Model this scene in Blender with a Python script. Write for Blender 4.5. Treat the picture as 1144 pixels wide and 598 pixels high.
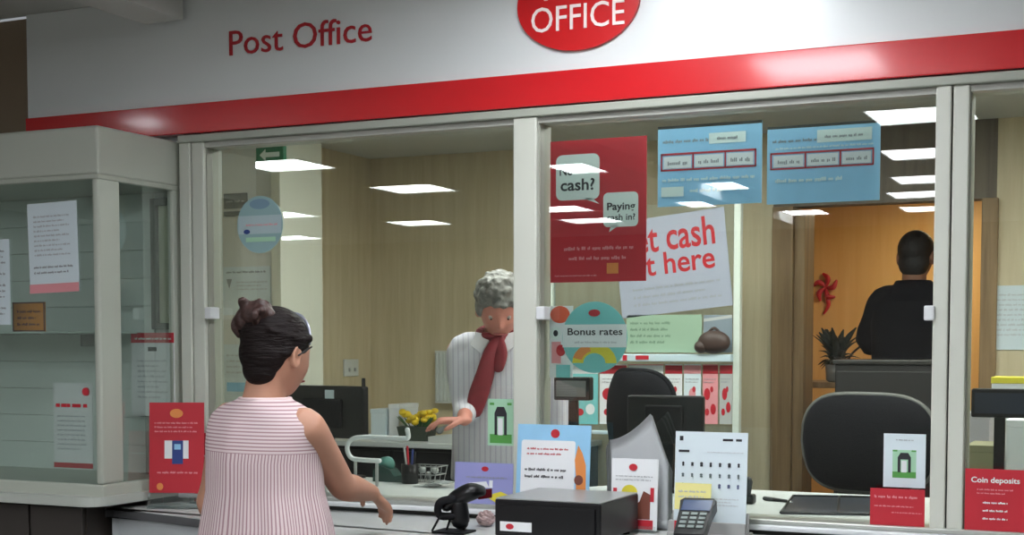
import bpy, bmesh, math, random
from mathutils import Vector, Matrix
random.seed(7)
PI = math.pi
for o in list(bpy.data.objects): bpy.data.objects.remove(o, do_unlink=True)
SC = bpy.context.scene
COL = SC.collection

# ------------------------------------------------------------------ camera, world, exposure
F_PX = 1550.0; YAW = math.radians(24.75); PP_Y = 470.0; HOR = 386.0
PITCH = math.atan((PP_Y-HOR)/F_PX)
CAM = Vector((0, -3.89, 1.5))
cd = bpy.data.cameras.new('camera'); cam = bpy.data.objects.new('camera', cd); COL.objects.link(cam)
cam.location = CAM; cam.rotation_euler = (PI/2-PITCH, 0, YAW)
cd.sensor_fit = 'HORIZONTAL'; cd.sensor_width = 36; cd.lens = 36*F_PX/1144
cd.shift_y = (PP_Y-299.0)/1144.0
cd.clip_start = 0.05
SC.camera = cam
w = bpy.data.worlds.new('world'); SC.world = w; w.use_nodes = True
w.node_tree.nodes['Background'].inputs[0].default_value = (0.9, 0.95, 1, 1)
w.node_tree.nodes['Background'].inputs[1].default_value = 0.15
SC.view_settings.view_transform = 'Standard'; SC.view_settings.look = 'None'
SC.view_settings.gamma = 1; SC.view_settings.use_curve_mapping = False
SC.view_settings.exposure = 1.08
LAMP_SHOP = 13.0      # ceiling panels on the customers' side
LAMP_ADDED = 11.0      # added, unseen ceiling panels behind the counter
LAMP_BACK = 14.0       # warm lamp of the back room

FW = Vector((-math.sin(YAW)*math.cos(PITCH), math.cos(YAW)*math.cos(PITCH), -math.sin(PITCH)))
RT = Vector((math.cos(YAW), math.sin(YAW), 0)); UP = RT.cross(FW)
def ray(x, y): return FW + RT*((x-572)/F_PX) + UP*((PP_Y-y)/F_PX)
def at(x, y, Y): d = ray(x, y); return CAM + d*((Y-CAM.y)/d.y)
def atz(x, y, Z): d = ray(x, y); return CAM + d*((Z-CAM.z)/d.z)
def atx(x, y, X): d = ray(x, y); return CAM + d*((X-CAM.x)/d.x)

# ------------------------------------------------------------------ materials
def lin(v):
    v /= 255.0
    return v/12.92 if v <= 0.04045 else ((v+0.055)/1.055)**2.4
def C(r, g, b): return (lin(r), lin(g), lin(b), 1)
MATS = {}
def mat(name, rgb, rough=0.5, metal=0.0, spec=0.5, var=0.05, scale=8, bump=0.0, coat=0.0, stretch=(1, 1, 1), crough=0.05):
    if name in MATS: return MATS[name]
    m = bpy.data.materials.new(name); m.use_nodes = True; nt = m.node_tree; N = nt.nodes; L = nt.links
    b = N['Principled BSDF']
    b.inputs['Roughness'].default_value = rough; b.inputs['Metallic'].default_value = metal
    b.inputs['Specular IOR Level'].default_value = spec
    b.inputs['Coat Weight'].default_value = coat; b.inputs['Coat Roughness'].default_value = crough
    tc = N.new('ShaderNodeTexCoord'); mp = N.new('ShaderNodeMapping'); mp.inputs['Scale'].default_value = stretch
    nz = N.new('ShaderNodeTexNoise'); nz.inputs['Scale'].default_value = scale; nz.inputs['Detail'].default_value = 5
    L.new(tc.outputs['Object'], mp.inputs[0]); L.new(mp.outputs[0], nz.inputs['Vector'])
    mx = N.new('ShaderNodeMix'); mx.data_type = 'RGBA'
    c = C(*rgb)
    mx.inputs[6].default_value = tuple(min(1, v*(1-var)) for v in c[:3])+(1,)
    mx.inputs[7].default_value = tuple(min(1, v*(1+var)) for v in c[:3])+(1,)
    L.new(nz.outputs['Fac'], mx.inputs[0]); L.new(mx.outputs[2], b.inputs['Base Color'])
    if bump:
        bp = N.new('ShaderNodeBump'); bp.inputs['Strength'].default_value = bump; bp.inputs['Distance'].default_value = 0.01
        L.new(nz.outputs['Fac'], bp.inputs['Height']); L.new(bp.outputs[0], b.inputs['Normal'])
    MATS[name] = m
    return m
def wood(name, a, b_, sc=1.0, rough=0.5):
    m = bpy.data.materials.new(name); m.use_nodes = True; nt = m.node_tree; N = nt.nodes; L = nt.links
    b = N['Principled BSDF']; b.inputs['Roughness'].default_value = rough
    tc = N.new('ShaderNodeTexCoord'); mp = N.new('ShaderNodeMapping'); mp.inputs['Scale'].default_value = (9*sc, 9*sc, 0.5*sc)
    nz = N.new('ShaderNodeTexNoise'); nz.inputs['Scale'].default_value = 2.2; nz.inputs['Detail'].default_value = 7; nz.inputs['Distortion'].default_value = 0.6
    L.new(tc.outputs['Object'], mp.inputs[0]); L.new(mp.outputs[0], nz.inputs['Vector'])
    n2 = N.new('ShaderNodeTexNoise'); n2.inputs['Scale'].default_value = 14; n2.inputs['Detail'].default_value = 3
    L.new(mp.outputs[0], n2.inputs['Vector'])
    ad = N.new('ShaderNodeMath'); ad.operation = 'MULTIPLY_ADD'; ad.inputs[1].default_value = 0.35
    L.new(n2.outputs['Fac'], ad.inputs[0]); L.new(nz.outputs['Fac'], ad.inputs[2])
    cr = N.new('ShaderNodeValToRGB'); cr.color_ramp.elements[0].position = 0.45; cr.color_ramp.elements[1].position = 0.85
    cr.color_ramp.elements[0].color = C(*b_); cr.color_ramp.elements[1].color = C(*a)
    L.new(ad.outputs[0], cr.inputs[0]); L.new(cr.outputs[0], b.inputs['Base Color'])
    return m
def emit(name, rgb, s):
    m = bpy.data.materials.new(name); m.use_nodes = True; nt = m.node_tree
    nt.nodes.remove(nt.nodes['Principled BSDF'])
    e = nt.nodes.new('ShaderNodeEmission'); e.inputs[0].default_value = C(*rgb); e.inputs[1].default_value = s
    nt.links.new(e.outputs[0], nt.nodes['Material Output'].inputs[0]); return m
def glass(name, tint=(0.93, 0.97, 0.95), refl=1.0, haze=0.0, hazecol=(200, 210, 205)):
    m = bpy.data.materials.new(name); m.use_nodes = True; nt = m.node_tree; N = nt.nodes; L = nt.links
    N.remove(N['Principled BSDF'])
    tr = N.new('ShaderNodeBsdfTransparent'); tr.inputs[0].default_value = tint+(1,)
    gl = N.new('ShaderNodeBsdfGlossy'); gl.inputs['Roughness'].default_value = 0.0
    fr = N.new('ShaderNodeFresnel'); fr.inputs[0].default_value = 1.6
    ml = N.new('ShaderNodeMath'); ml.operation = 'MULTIPLY'; ml.inputs[1].default_value = refl
    L.new(fr.outputs[0], ml.inputs[0])
    mx = N.new('ShaderNodeMixShader'); L.new(ml.outputs[0], mx.inputs[0]); L.new(tr.outputs[0], mx.inputs[1]); L.new(gl.outputs[0], mx.inputs[2])
    out = mx.outputs[0]
    if haze:
        df = N.new('ShaderNodeBsdfDiffuse'); df.inputs[0].default_value = C(*hazecol)
        nz = N.new('ShaderNodeTexNoise'); nz.inputs['Scale'].default_value = 3
        mm = N.new('ShaderNodeMath'); mm.operation = 'MULTIPLY'; mm.inputs[1].default_value = haze*2; L.new(nz.outputs['Fac'], mm.inputs[0])
        m2 = N.new('ShaderNodeMixShader'); L.new(mm.outputs[0], m2.inputs[0])
        L.new(out, m2.inputs[1]); L.new(df.outputs[0], m2.inputs[2]); out = m2.outputs[0]
    L.new(out, N['Material Output'].inputs[0]); return m

M_frame = mat('cream_powder_coat', (205, 207, 196), 0.35, var=0.02)
M_case = mat('case_cream_metal', (184, 188, 176), 0.4, var=0.02)
M_jamb = mat('frame_side_grey', (150, 150, 138), 0.5, var=0.03)
M_rail = mat('rail_aluminium', (176, 178, 172), 0.3, metal=0.4, var=0.03)
M_railw = mat('rail_white', (222, 224, 226), 0.25, var=0.02)
M_dark = mat('dark_gap', (52, 52, 48), 0.7)
M_fascia = mat('fascia_white', (226, 230, 230), 0.32, var=0.01, coat=0.9, crough=0.24)
M_band = mat('band_red', (208, 26, 34), 0.22, var=0.03, coat=0.6, crough=0.09)
M_red = mat('sign_red', (205, 28, 32), 0.3, var=0.03)
M_letter = mat('letter_red', (176, 28, 38), 0.4, var=0.03)
M_ceil = mat('ceiling_white', (205, 206, 202), 0.8, var=0.02)
M_bulk = mat('bulkhead_white', (212, 213, 208), 0.7, var=0.02)
M_wallshop = mat('shop_wall', (128, 124, 118), 0.8, var=0.05)
M_brownwall = mat('brown_wall', (138, 120, 100), 0.7, var=0.06, scale=3)
M_floor = mat('floor_vinyl', (120, 118, 112), 0.5, var=0.15, scale=4)
M_carpet = mat('staff_carpet', (74, 78, 84), 0.95, var=0.2, scale=90, bump=0.4)
M_wood = wood('light_oak_wall', (214, 200, 168), (198, 182, 148))
M_wooddk = wood('brown_door_wood', (150, 122, 86), (118, 92, 60))
M_woodgrey = wood('brown_bulkhead', (112, 100, 84), (88, 76, 62))
M_orange = wood('orange_wood_wall', (232, 190, 128), (222, 174, 108), 0.6)
M_white = mat('white_paint', (214, 216, 212), 0.6, var=0.02)
M_paper = mat('paper_white', (232, 234, 236), 0.7, var=0.02)
M_paperb = mat('paper_bluish', (214, 226, 232), 0.7, var=0.02)
M_ink = mat('ink_black', (40, 40, 46), 0.7)
M_inkg = mat('ink_grey', (150, 152, 156), 0.7)
M_inkl = mat('ink_faint', (190, 192, 196), 0.7)
M_prred = mat('print_red', (190, 32, 48), 0.5)
M_prpink = mat('print_pink', (226, 150, 156), 0.6)
M_prblue = mat('print_blue', (148, 200, 234), 0.5, var=0.08, scale=20)
M_prwhite = mat('print_white', (226, 236, 232), 0.6)
M_prteal = mat('print_turquoise', (120, 196, 196), 0.5)
M_pryel = mat('print_yellow', (222, 208, 60), 0.5)
M_prora = mat('print_orange', (226, 140, 70), 0.5)
M_prgreen = mat('print_green', (84, 158, 72), 0.5)
M_prlgreen = mat('print_light_green', (168, 212, 180), 0.5)
M_prpurple = mat('print_lilac', (150, 152, 206), 0.5)
M_prbrown = mat('print_brown', (120, 66, 52), 0.5)
M_prdblue = mat('print_dark_blue', (38, 62, 130), 0.5)
M_black = mat('black_plastic', (16, 16, 18), 0.35, var=0.1, spec=0.4)
M_blackm = mat('black_matt', (22, 22, 25), 0.7, var=0.15, scale=30, spec=0.2)
M_mesh = mat('chair_mesh', (16, 17, 22), 0.8, var=0.3, scale=160, bump=0.2, spec=0.15)
M_navy = mat('navy_plastic', (34, 42, 60), 0.5)
M_steel = mat('brushed_steel', (172, 173, 172), 0.32, metal=0.45, var=0.08, scale=30, stretch=(1, 20, 1))
M_chrome = mat('chrome', (205, 206, 208), 0.15, metal=1.0)
M_grey = mat('grey_plastic', (120, 122, 122), 0.5)
M_lgrey = mat('light_grey_plastic', (182, 184, 182), 0.5)
M_counter = mat('counter_laminate', (198, 200, 198), 0.35, var=0.03, scale=40)
M_cedge = mat('counter_dark_edge', (92, 92, 94), 0.5)
M_cfront = mat('counter_front', (190, 194, 196), 0.55, var=0.02)
M_cab = mat('dark_base_cabinet', (58, 52, 48), 0.6, var=0.1)
M_backp = mat('case_back_panel', (222, 230, 226), 0.6, var=0.03)
M_desk = mat('staff_desk', (194, 197, 196), 0.4, var=0.02)
M_screen = mat('screen_glass', (60, 70, 86), 0.1, var=0.2)
M_skin = mat('skin_tan', (192, 142, 118), 0.5, var=0.06, scale=12, spec=0.35)
M_skin2 = mat('skin_rosy', (196, 128, 112), 0.5, var=0.08, scale=12, spec=0.35)
M_skin3 = mat('skin_brown', (150, 104, 80), 0.5, var=0.08, spec=0.35)
M_hair = mat('hair_dark_brown', (24, 16, 15), 0.6, var=0.5, scale=26, spec=0.2, bump=0.9, stretch=(1, 1, 5))
M_hairbun = mat('hair_brown_bun', (62, 42, 38), 0.45, var=0.5, scale=40, bump=0.9)
M_hairg = mat('hair_grey', (122, 119, 114), 0.6, var=0.35, scale=40, bump=0.9)
M_hairb = mat('hair_black', (28, 24, 24), 0.6, var=0.3, scale=40, bump=0.6)
M_jacket = mat('dark_jacket', (18, 18, 24), 0.9, var=0.25, scale=10, bump=0.2, spec=0.1)
M_jeans = mat('dark_trousers', (44, 50, 68), 0.85, var=0.15, scale=20)
M_scarf = mat('scarf_red', (126, 26, 38), 0.7, var=0.35, scale=30)
M_shoe = mat('shoe_black', (26, 24, 24), 0.4)
M_eye = mat('eye', (60, 44, 36), 0.1)
M_lip = mat('lips', (170, 90, 88), 0.5)
M_glass = glass('window_glass', refl=0.85)
M_caseglass = glass('case_glass', (0.93, 0.97, 0.95), refl=0.35, haze=0.02)
M_acryl = glass('acrylic', (0.93, 0.96, 0.96), refl=0.5, haze=0.05)
M_lamp = emit('lamp_diffuser', (246, 250, 255), LAMP_SHOP)
M_lamp2 = emit('added_lamp_staff', (250, 250, 246), LAMP_ADDED)
M_lampw = emit('lamp_diffuser_back_room', (255, 232, 196), LAMP_BACK)

# striped blouse: horizontal stripes on the yoke, vertical ones below (uses the loft's UVs, in metres)
def striped(name, base, line, su, sv, yoke, frac=0.3):
    m = bpy.data.materials.new(name); m.use_nodes = True; nt = m.node_tree; N = nt.nodes; L = nt.links
    b = N['Principled BSDF']; b.inputs['Roughness'].default_value = 0.85
    uv = N.new('ShaderNodeUVMap'); uv.uv_map = 'UVMap'
    sp = N.new('ShaderNodeSeparateXYZ'); L.new(uv.outputs[0], sp.inputs[0])
    def math_(op, a, v=None, b2=None):
        n = N.new('ShaderNodeMath'); n.operation = op; L.new(a, n.inputs[0])
        if b2 is not None: L.new(b2, n.inputs[1])
        elif v is not None: n.inputs[1].default_value = v
        return n.outputs[0]
    fu = math_('LESS_THAN', math_('FRACT', math_('DIVIDE', sp.outputs[0], su)), frac)
    fv = math_('LESS_THAN', math_('FRACT', math_('DIVIDE', sp.outputs[1], sv)), frac)
    isy = math_('GREATER_THAN', sp.outputs[1], yoke)
    mx = N.new('ShaderNodeMix'); L.new(isy, mx.inputs[0]); L.new(fu, mx.inputs[2]); L.new(fv, mx.inputs[3])
    mc = N.new('ShaderNodeMix'); mc.data_type = 'RGBA'; mc.inputs[6].default_value = C(*base); mc.inputs[7].default_value = C(*line)
    L.new(mx.outputs[0], mc.inputs[0]); L.new(mc.outputs[2], b.inputs['Base Color'])
    return m
M_blouse = striped('pink_striped_cotton', (226, 208, 208), (176, 138, 146), 0.0088, 0.0092, 1.225, 0.38)
M_shirt = striped('white_striped_cotton', (206, 203, 210), (184, 180, 192), 0.02, 0.02, 9, 0.25)

# ------------------------------------------------------------------ mesh helpers
def NB(): return bmesh.new()
def bx(bm, x0, x1, y0, y1, z0, z1, bev=0.0, rot=None, seg=2):
    r = bmesh.ops.create_cube(bm, size=1)
    vs = r['verts']
    cx, cy, cz = (x0+x1)/2, (y0+y1)/2, (z0+z1)/2
    for v in vs: v.co = Vector((cx+v.co.x*(x1-x0), cy+v.co.y*(y1-y0), cz+v.co.z*(z1-z0)))
    if bev > 0:
        es = list({e for v in vs for e in v.link_edges})
        rr = bmesh.ops.bevel(bm, geom=es, offset=min(bev, 0.45*min(x1-x0, y1-y0, z1-z0)), segments=seg, profile=0.5, affect='EDGES')
        vs = list({v for v in rr['verts']} | {v for f in rr['faces'] for v in f.verts} | {v for v in vs if v.is_valid})
    if rot is not None:
        for v in vs:
            if v.is_valid: v.co = rot @ v.co
    return vs
def prism(bm, pts, axis, a0, a1):
    """extrude a closed 2-D polygon; axis 'y' -> pts are (x,z); 'z' -> (x,y); 'x' -> (y,z)"""
    def mk(p, a):
        if axis == 'y': return (p[0], a, p[1])
        if axis == 'z': return (p[0], p[1], a)
        return (a, p[0], p[1])
    A = [bm.verts.new(mk(p, a0)) for p in pts]; B = [bm.verts.new(mk(p, a1)) for p in pts]
    n = len(pts); fs = [bm.faces.new(A), bm.faces.new(B[::-1])]
    for i in range(n): fs.append(bm.faces.new((A[i], B[i], B[(i+1) % n], A[(i+1) % n])))
    bmesh.ops.recalc_face_normals(bm, faces=fs)
    return A+B
def smooth_path(pts, n=6):
    P = [Vector(p) for p in pts]
    if len(P) < 3: return P
    out = []
    for i in range(len(P)-1):
        p0 = P[max(i-1, 0)]; p1 = P[i]; p2 = P[i+1]; p3 = P[min(i+2, len(P)-1)]
        for k in range(n):
            t = k/n
            out.append(0.5*((2*p1)+(p2-p0)*t+(2*p0-5*p1+4*p2-p3)*t*t+(3*p1-p0-3*p2+p3)*t**3))
    out.append(P[-1]); return out
def tube(bm, pts, radii, seg=12, n=5, flat=1.0, flatdir=None, closed_ends=True):
    """tube of varying radius through pts; rounded ends"""
    if not isinstance(radii, (list, tuple)): radii = [radii]*len(pts)
    P4 = [(*p, r) for p, r in zip(pts, radii)]
    def cr(a, b, c, d, t): return 0.5*((2*b)+(c-a)*t+(2*a-5*b+4*c-d)*t*t+(3*b-a-3*c+d)*t**3)
    out = []
    m = len(P4)
    if m == 2 or n <= 1:
        out = [tuple(p) for p in P4]
    else:
        for i in range(m-1):
            q = [P4[max(i-1, 0)], P4[i], P4[i+1], P4[min(i+2, m-1)]]
            for k in range(n):
                t = k/n; out.append(tuple(cr(q[0][j], q[1][j], q[2][j], q[3][j], t) for j in range(4)))
        out.append(P4[-1])
    P = [Vector(o[:3]) for o in out]; R = [o[3] for o in out]
    T = [(P[min(i+1, len(P)-1)]-P[max(i-1, 0)]).normalized() for i in range(len(P))]
    up = Vector(flatdir) if flatdir else (Vector((0, 0, 1)) if abs(T[0].z) < 0.9 else Vector((0, 1, 0)))
    rings = []
    def ring(c, r, t, u):
        s = t.cross(u).normalized(); u2 = s.cross(t).normalized()
        return [bm.verts.new(c+s*(r*math.cos(a))+u2*(r*flat*math.sin(a))) for a in [2*PI*k/seg for k in range(seg)]], u2
    if closed_ends:
        for f_, q in ((0.95, 0.3), (0.65, 0.76)):
            rg, _ = ring(P[0]-T[0]*R[0]*f_*0.9, R[0]*q, T[0], up); rings.append(rg)
    for c, r, t in zip(P, R, T):
        rg, up = ring(c, r, t, up); rings.append(rg)
    if closed_ends:
        for f_, q in ((0.65, 0.76), (0.95, 0.3)):
            rg, _ = ring(P[-1]+T[-1]*R[-1]*f_*0.9, R[-1]*q, T[-1], up); rings.append(rg)
    for a, b in zip(rings, rings[1:]):
        for k in range(seg): bm.faces.new((a[k], a[(k+1) % seg], b[(k+1) % seg], b[k]))
    bm.faces.new(rings[0][::-1]); bm.faces.new(rings[-1])
def loft(bm, rings, seg=40, uvl=None, power=2.0, cap=(True, True)):
    """rings: (cx, cy, z, rx, ry[, tiltx]) horizontal super-ellipses"""
    RR = []
    for rg in rings:
        cx, cy, z, rx, ry = rg[:5]; dz = rg[5] if len(rg) > 5 else 0
        l = []
        for k in range(seg):
            a = 2*PI*k/seg; c, s = math.cos(a), math.sin(a)
            x = rx*math.copysign(abs(c)**(2/power), c); y = ry*math.copysign(abs(s)**(2/power), s)
            l.append(bm.verts.new((cx+x, cy+y, z+dz*abs(c)**2)))
        RR.append(l)
    perim = [sum((Vector(l[k].co)-Vector(l[(k+1) % seg].co)).length for k in range(seg)) for l in RR]
    pm = sum(perim)/len(perim)
    for i in range(len(RR)-1):
        a, b = RR[i], RR[i+1]
        for k in range(seg):
            f = bm.faces.new((a[k], a[(k+1) % seg], b[(k+1) % seg], b[k]))
            if uvl is not None:
                us = [k/seg*pm, (k+1)/seg*pm, (k+1)/seg*pm, k/seg*pm]
                for lp, uu in zip(f.loops, us): lp[uvl].uv = (uu, lp.vert.co.z)
    if cap[0]: bm.faces.new(RR[0][::-1])
    if cap[1]: bm.faces.new(RR[-1])
    return RR
def lathe(bm, prof, c=(0, 0, 0), seg=24):
    rr = []
    for r, z in prof: rr.append([bm.verts.new((c[0]+r*math.cos(2*PI*k/seg), c[1]+r*math.sin(2*PI*k/seg), c[2]+z)) for k in range(seg)])
    for a, b in zip(rr, rr[1:]):
        for k in range(seg): bm.faces.new((a[k], a[(k+1) % seg], b[(k+1) % seg], b[k]))
    bm.faces.new(rr[0][::-1]); bm.faces.new(rr[-1])
def ell(bm, c, r, rot=None, u=20, v=14):
    R = bmesh.ops.create_uvsphere(bm, u_segments=u, v_segments=v, radius=1)
    for q in R['verts']:
        p = Vector((q.co.x*r[0], q.co.y*r[1], q.co.z*r[2]))
        if rot is not None: p = rot @ p
        q.co = p+Vector(c)
    return R['verts']
def grid_surf(bm, fn, nu, nv, thick=None):
    V = [[bm.verts.new(fn(i/nu, j/nv)) for j in range(nv+1)] for i in range(nu+1)]
    for i in range(nu):
        for j in range(nv): bm.faces.new((V[i][j], V[i+1][j], V[i+1][j+1], V[i][j+1]))
def xf(bm, M): bmesh.ops.transform(bm, matrix=M, verts=bm.verts)
def obj(name, bm, m, parent=None, smooth=False, loc=None, recalc=False):
    if recalc: bmesh.ops.recalc_face_normals(bm, faces=bm.faces)
    me = bpy.data.meshes.new(name); bm.to_mesh(me); bm.free()
    if m is not None: me.materials.append(m)
    if smooth:
        for p in me.polygons: p.use_smooth = True
    o = bpy.data.objects.new(name, me); COL.objects.link(o)
    if loc is not None: o.location = loc
    if parent is not None: o.parent = parent
    return o
def remesh(o, vox, smooth_it=2):
    md = o.modifiers.new('r', 'REMESH'); md.mode = 'VOXEL'; md.voxel_size = vox; md.use_smooth_shade = True
    if smooth_it:
        s = o.modifiers.new('s', 'SMOOTH'); s.iterations = smooth_it; s.factor = 0.5
    dg = bpy.context.evaluated_depsgraph_get(); dg.update()
    me = bpy.data.meshes.new_from_object(o.evaluated_get(dg)); o.modifiers.clear()
    mats = [m for m in o.data.materials]
    o.data = me
    if not me.materials:
        for m in mats: me.materials.append(m)
    for p in me.polygons: p.use_smooth = True
def tag(o, label, cat, group=None, kind=None):
    o['label'] = label; o['category'] = cat
    if group: o['group'] = group
    if kind: o['kind'] = kind
    return o
def struct(name, bm, m, parent=None, **k):
    o = obj(name, bm, m, parent, **k)
    if parent is None: o['kind'] = 'structure'
    return o
def empty(name, loc, rz=0.0):
    o = bpy.data.objects.new(name, None); COL.objects.link(o); o.location = loc; o.rotation_euler = (0, 0, rz); o.empty_display_size = 0.1
    return o
def box_struct(name, x0, x1, y0, y1, z0, z1, m, bev=0.0):
    b = NB(); bx(b, x0, x1, y0, y1, z0, z1, bev); return struct(name, b, m)

_tc = {}
def text_geo(s, bold=0.0):
    key = (s, bold)
    if key not in _tc:
        cu = bpy.data.curves.new('t', 'FONT'); cu.body = s; cu.size = 1; cu.resolution_u = 3; cu.offset = bold
        o = bpy.data.objects.new('t', cu); COL.objects.link(o)
        dg = bpy.context.evaluated_depsgraph_get(); dg.update()
        me = bpy.data.meshes.new_from_object(o.evaluated_get(dg))
        vs = [v.co.copy() for v in me.vertices]; fs = [list(p.vertices) for p in me.polygons]
        bpy.data.objects.remove(o, do_unlink=True)
        _tc[key] = (vs, fs)
    return _tc[key]
def add_text(bm, s, x0, x1, z0, z1, y, bold=0.0, depth=0.0, ref=None):
    """fit the text's box into x0..x1, z0..z1 on plane y (facing -y)"""
    vs, fs = text_geo(s, bold)
    ax, bx_ = min(v.x for v in vs), max(v.x for v in vs); ay, by = min(v.y for v in vs), max(v.y for v in vs)
    V = [bm.verts.new((x0+(v.x-ax)/(bx_-ax)*(x1-x0), y, z0+(v.y-ay)/(by-ay)*(z1-z0))) for v in vs]
    F = []
    for f in fs:
        try: F.append(bm.faces.new([V[i] for i in f]))
        except ValueError: pass
    for f in F:
        f.normal_update()
        if f.normal.y > 0: f.normal_flip()
    if depth:
        r = bmesh.ops.extrude_face_region(bm, geom=F)
        for e in r['geom']:
            if isinstance(e, bmesh.types.BMVert): e.co.y -= depth

def sheet(name, W, H, m, prints=(), loc=(0, 0, 0), rot=(0, 0, 0), thick=0.002, shape='rect', parent=None):
    """a flat printed sheet W x H facing -y, centred on loc; prints in (u, v) with v down.
    each print: (part name, material, [shapes]); shapes: r u0 v0 u1 v1 | e u v ru rv | t text u0 u1 v0 v1 | l u0 v0 u1 v1 rows | p [(u,v)..]"""
    b = NB()
    if shape == 'rect': bx(b, -W/2, W/2, 0, thick, -H/2, H/2)
    else: prism(b, [(W/2*math.cos(2*PI*k/40), H/2*math.sin(2*PI*k/40)) for k in range(40)], 'y', 0, thick)
    o = obj(name, b, m, parent); o.location = loc; o.rotation_euler = rot
    rnd = random.Random(int(W*9000)+int(H*7000))
    todo = []
    for pn, pm, shapes in prints:
        if pn in ('red_frame', 'pictogram_row', 'border'): todo.append((pn, pm, shapes, len(todo)))
        else:
            d = len(todo); todo += [(pn, pm, [q], d) for q in shapes]
    depth = {}
    for pn, pm, shapes, d in todo: depth.setdefault(d, len(depth))
    for pn, pm, shapes, d in todo:
        i = depth[d]
        b = NB(); y1 = -0.0004-0.0005*i; y0 = y1-0.0004
        X = lambda u: (u-0.5)*W
        Z = lambda v: (0.5-v)*H
        for s in shapes:
            if s[0] == 'r': bx(b, X(s[1]), X(s[3]), y0, y1, Z(s[4]), Z(s[2]))
            elif s[0] == 'rr':
                r = s[5]; x0, x1, z0, z1 = X(s[1]), X(s[3]), Z(s[4]), Z(s[2])
                pts = [(cx+r*math.cos(a), cz+r*math.sin(a)) for cx, cz, st in ((x1-r, z1-r, 0), (x0+r, z1-r, 90), (x0+r, z0+r, 180), (x1-r, z0+r, 270)) for a in [math.radians(st+t) for t in (0, 22, 45, 68, 90)]]
                prism(b, pts, 'y', y0, y1)
            elif s[0] == 'e': prism(b, [(X(s[1])+s[3]*W*math.cos(2*PI*k/28), Z(s[2])+s[4]*H*math.sin(2*PI*k/28)) for k in range(28)], 'y', y0, y1)
            elif s[0] == 'p': prism(b, [(X(u), Z(v)) for u, v in s[1]], 'y', y0, y1)
            elif s[0] == 't': add_text(b, s[1], X(s[2]), X(s[3]), Z(s[5]), Z(s[4]), y0, s[6] if len(s) > 6 else 0.01)
            elif s[0] == 'l':
                n = s[5]; hh = (s[4]-s[2])/n; ch = hh*0.42*H
                for k in range(n):
                    u = s[1]; end = s[3]-rnd.uniform(0, 0.3)*(s[3]-s[1])*(k % 2)
                    zb = Z(s[2]+hh*(k+0.72)); cw = ch*0.42/W
                    while u < end:
                        for q_ in range(rnd.randint(2, 8)):      # letter-like strokes
                            if u+cw > end: break
                            top = rnd.choice((0.75, 0.75, 0.8, 1.15)); lo = rnd.choice((0, 0, 0, -0.3))
                            bx(b, X(u), X(u+cw*0.72), y0, y1, zb+lo*ch*.5, zb+ch*top*.8)
                            u += cw
                        u += cw*1.3
        obj(pn, b, pm, o)
    return o
def poster(name, l, r, t, b, Y, m, prints=(), rot=(0, 0, 0), thick=0.002, shape='rect', **k):
    """a sheet that stands on the plane y=Y where the photo shows it"""
    xm, ym = (l+r)/2, (t+b)/2
    x0, x1 = at(l, ym, Y).x, at(r, ym, Y).x; z1, z0 = at(xm, t, Y).z, at(xm, b, Y).z
    return sheet(name, x1-x0, z1-z0, m, prints, ((x0+x1)/2, Y, (z0+z1)/2), rot, thick, shape, **k)

# ------------------------------------------------------------------ the setting
ZC = 2.69; ZS = 2.5; ZF = 0.15          # shop ceiling, staff ceiling, raised staff floor
XL = at(40, 350, 0).x                    # left end of the fascia
box_struct('floor', -9.2, 3.2, -10.2, 6.2, -0.1, 0, M_floor)
box_struct('floor_staff', -3.9, 1.7, 0.08, 5.7, 0.0, ZF, M_carpet)
box_struct('ceiling', -9.2, 3.2, -10.2, 0.0, ZC, ZC+0.1, M_ceil)
box_struct('ceiling_staff', -3.95, 1.7, 0.1, 5.7, ZS, ZS+0.08, M_ceil)
box_struct('wall_left', -9.3, -9.2, -10.2, 0.3, 0, ZC, M_wallshop)
box_struct('wall_right', 3.2, 3.3, -10.2, 0.3, 0, ZC, M_wallshop)
box_struct('wall_rear', -9.2, 3.2, -10.3, -10.2, 0, ZC, M_wallshop)
box_struct('wall_front_left', -9.2, XL, 0.03, 0.15, 0, ZC, M_brownwall)
box_struct('wall_front_case', XL, -3.035, 0.02, 0.1, 0, ZC, M_backp)
box_struct('wall_front_right', 1.0, 3.2, 0.02, 0.12, 0, ZC, M_brownwall)
box_struct('wall_front_base', -3.035, 1.0, 0.02, 0.1, 0, 0.95, M_cfront)
box_struct('wall_front_top', -3.035, 1.0, 0.0, 0.1, 2.217, ZC, M_frame)
XB0, XB1 = at(170, 37, 0).x, at(212, 33, 0).x
box_struct('ceiling_beam', XB0, XB1, -9.0, -0.035, 2.6, ZC, M_bulk)
# staff side shell
YB = 2.62; DX0, DX1 = -1.50, -0.70; DZ = 2.15
box_struct('wall_staff_left', -3.92, -3.84, 0.1, 5.7, 0, ZS, M_wooddk if False else M_wood)
box_struct('wall_staff_right', 1.6, 1.7, 0.1, 5.7, 0, ZS, M_wood)
box_struct('wall_back', -3.84, -1.64, YB, YB+0.1, 0, ZS, M_wood)
box_struct('wall_back_right', DX1+0.06, 1.6, YB, YB+0.1, 0, ZS, M_wood)
box_struct('wall_back_top', -1.64, DX1+0.06, YB-0.004, YB+0.1, DZ, ZS, M_woodgrey)
b = NB(); bx(b, -1.64, -1.54, YB-0.03, YB+0.22, ZF, DZ, 0.004); bx(b, -1.54, -1.49, YB, YB+0.2, ZF, DZ-0.02, 0.003)
bx(b, DX1, DX1+0.07, YB-0.03, YB+0.14, ZF, DZ, 0.004); struct('trim_1', b, M_wooddk)
box_struct('wall_backroom', -2.6, 0.6, 5.2, 5.3, 0, ZS, M_orange)
box_struct('wall_backroom_left', -2.7, -2.6, YB+0.1, 5.3, 0, ZS, M_orange)
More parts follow.
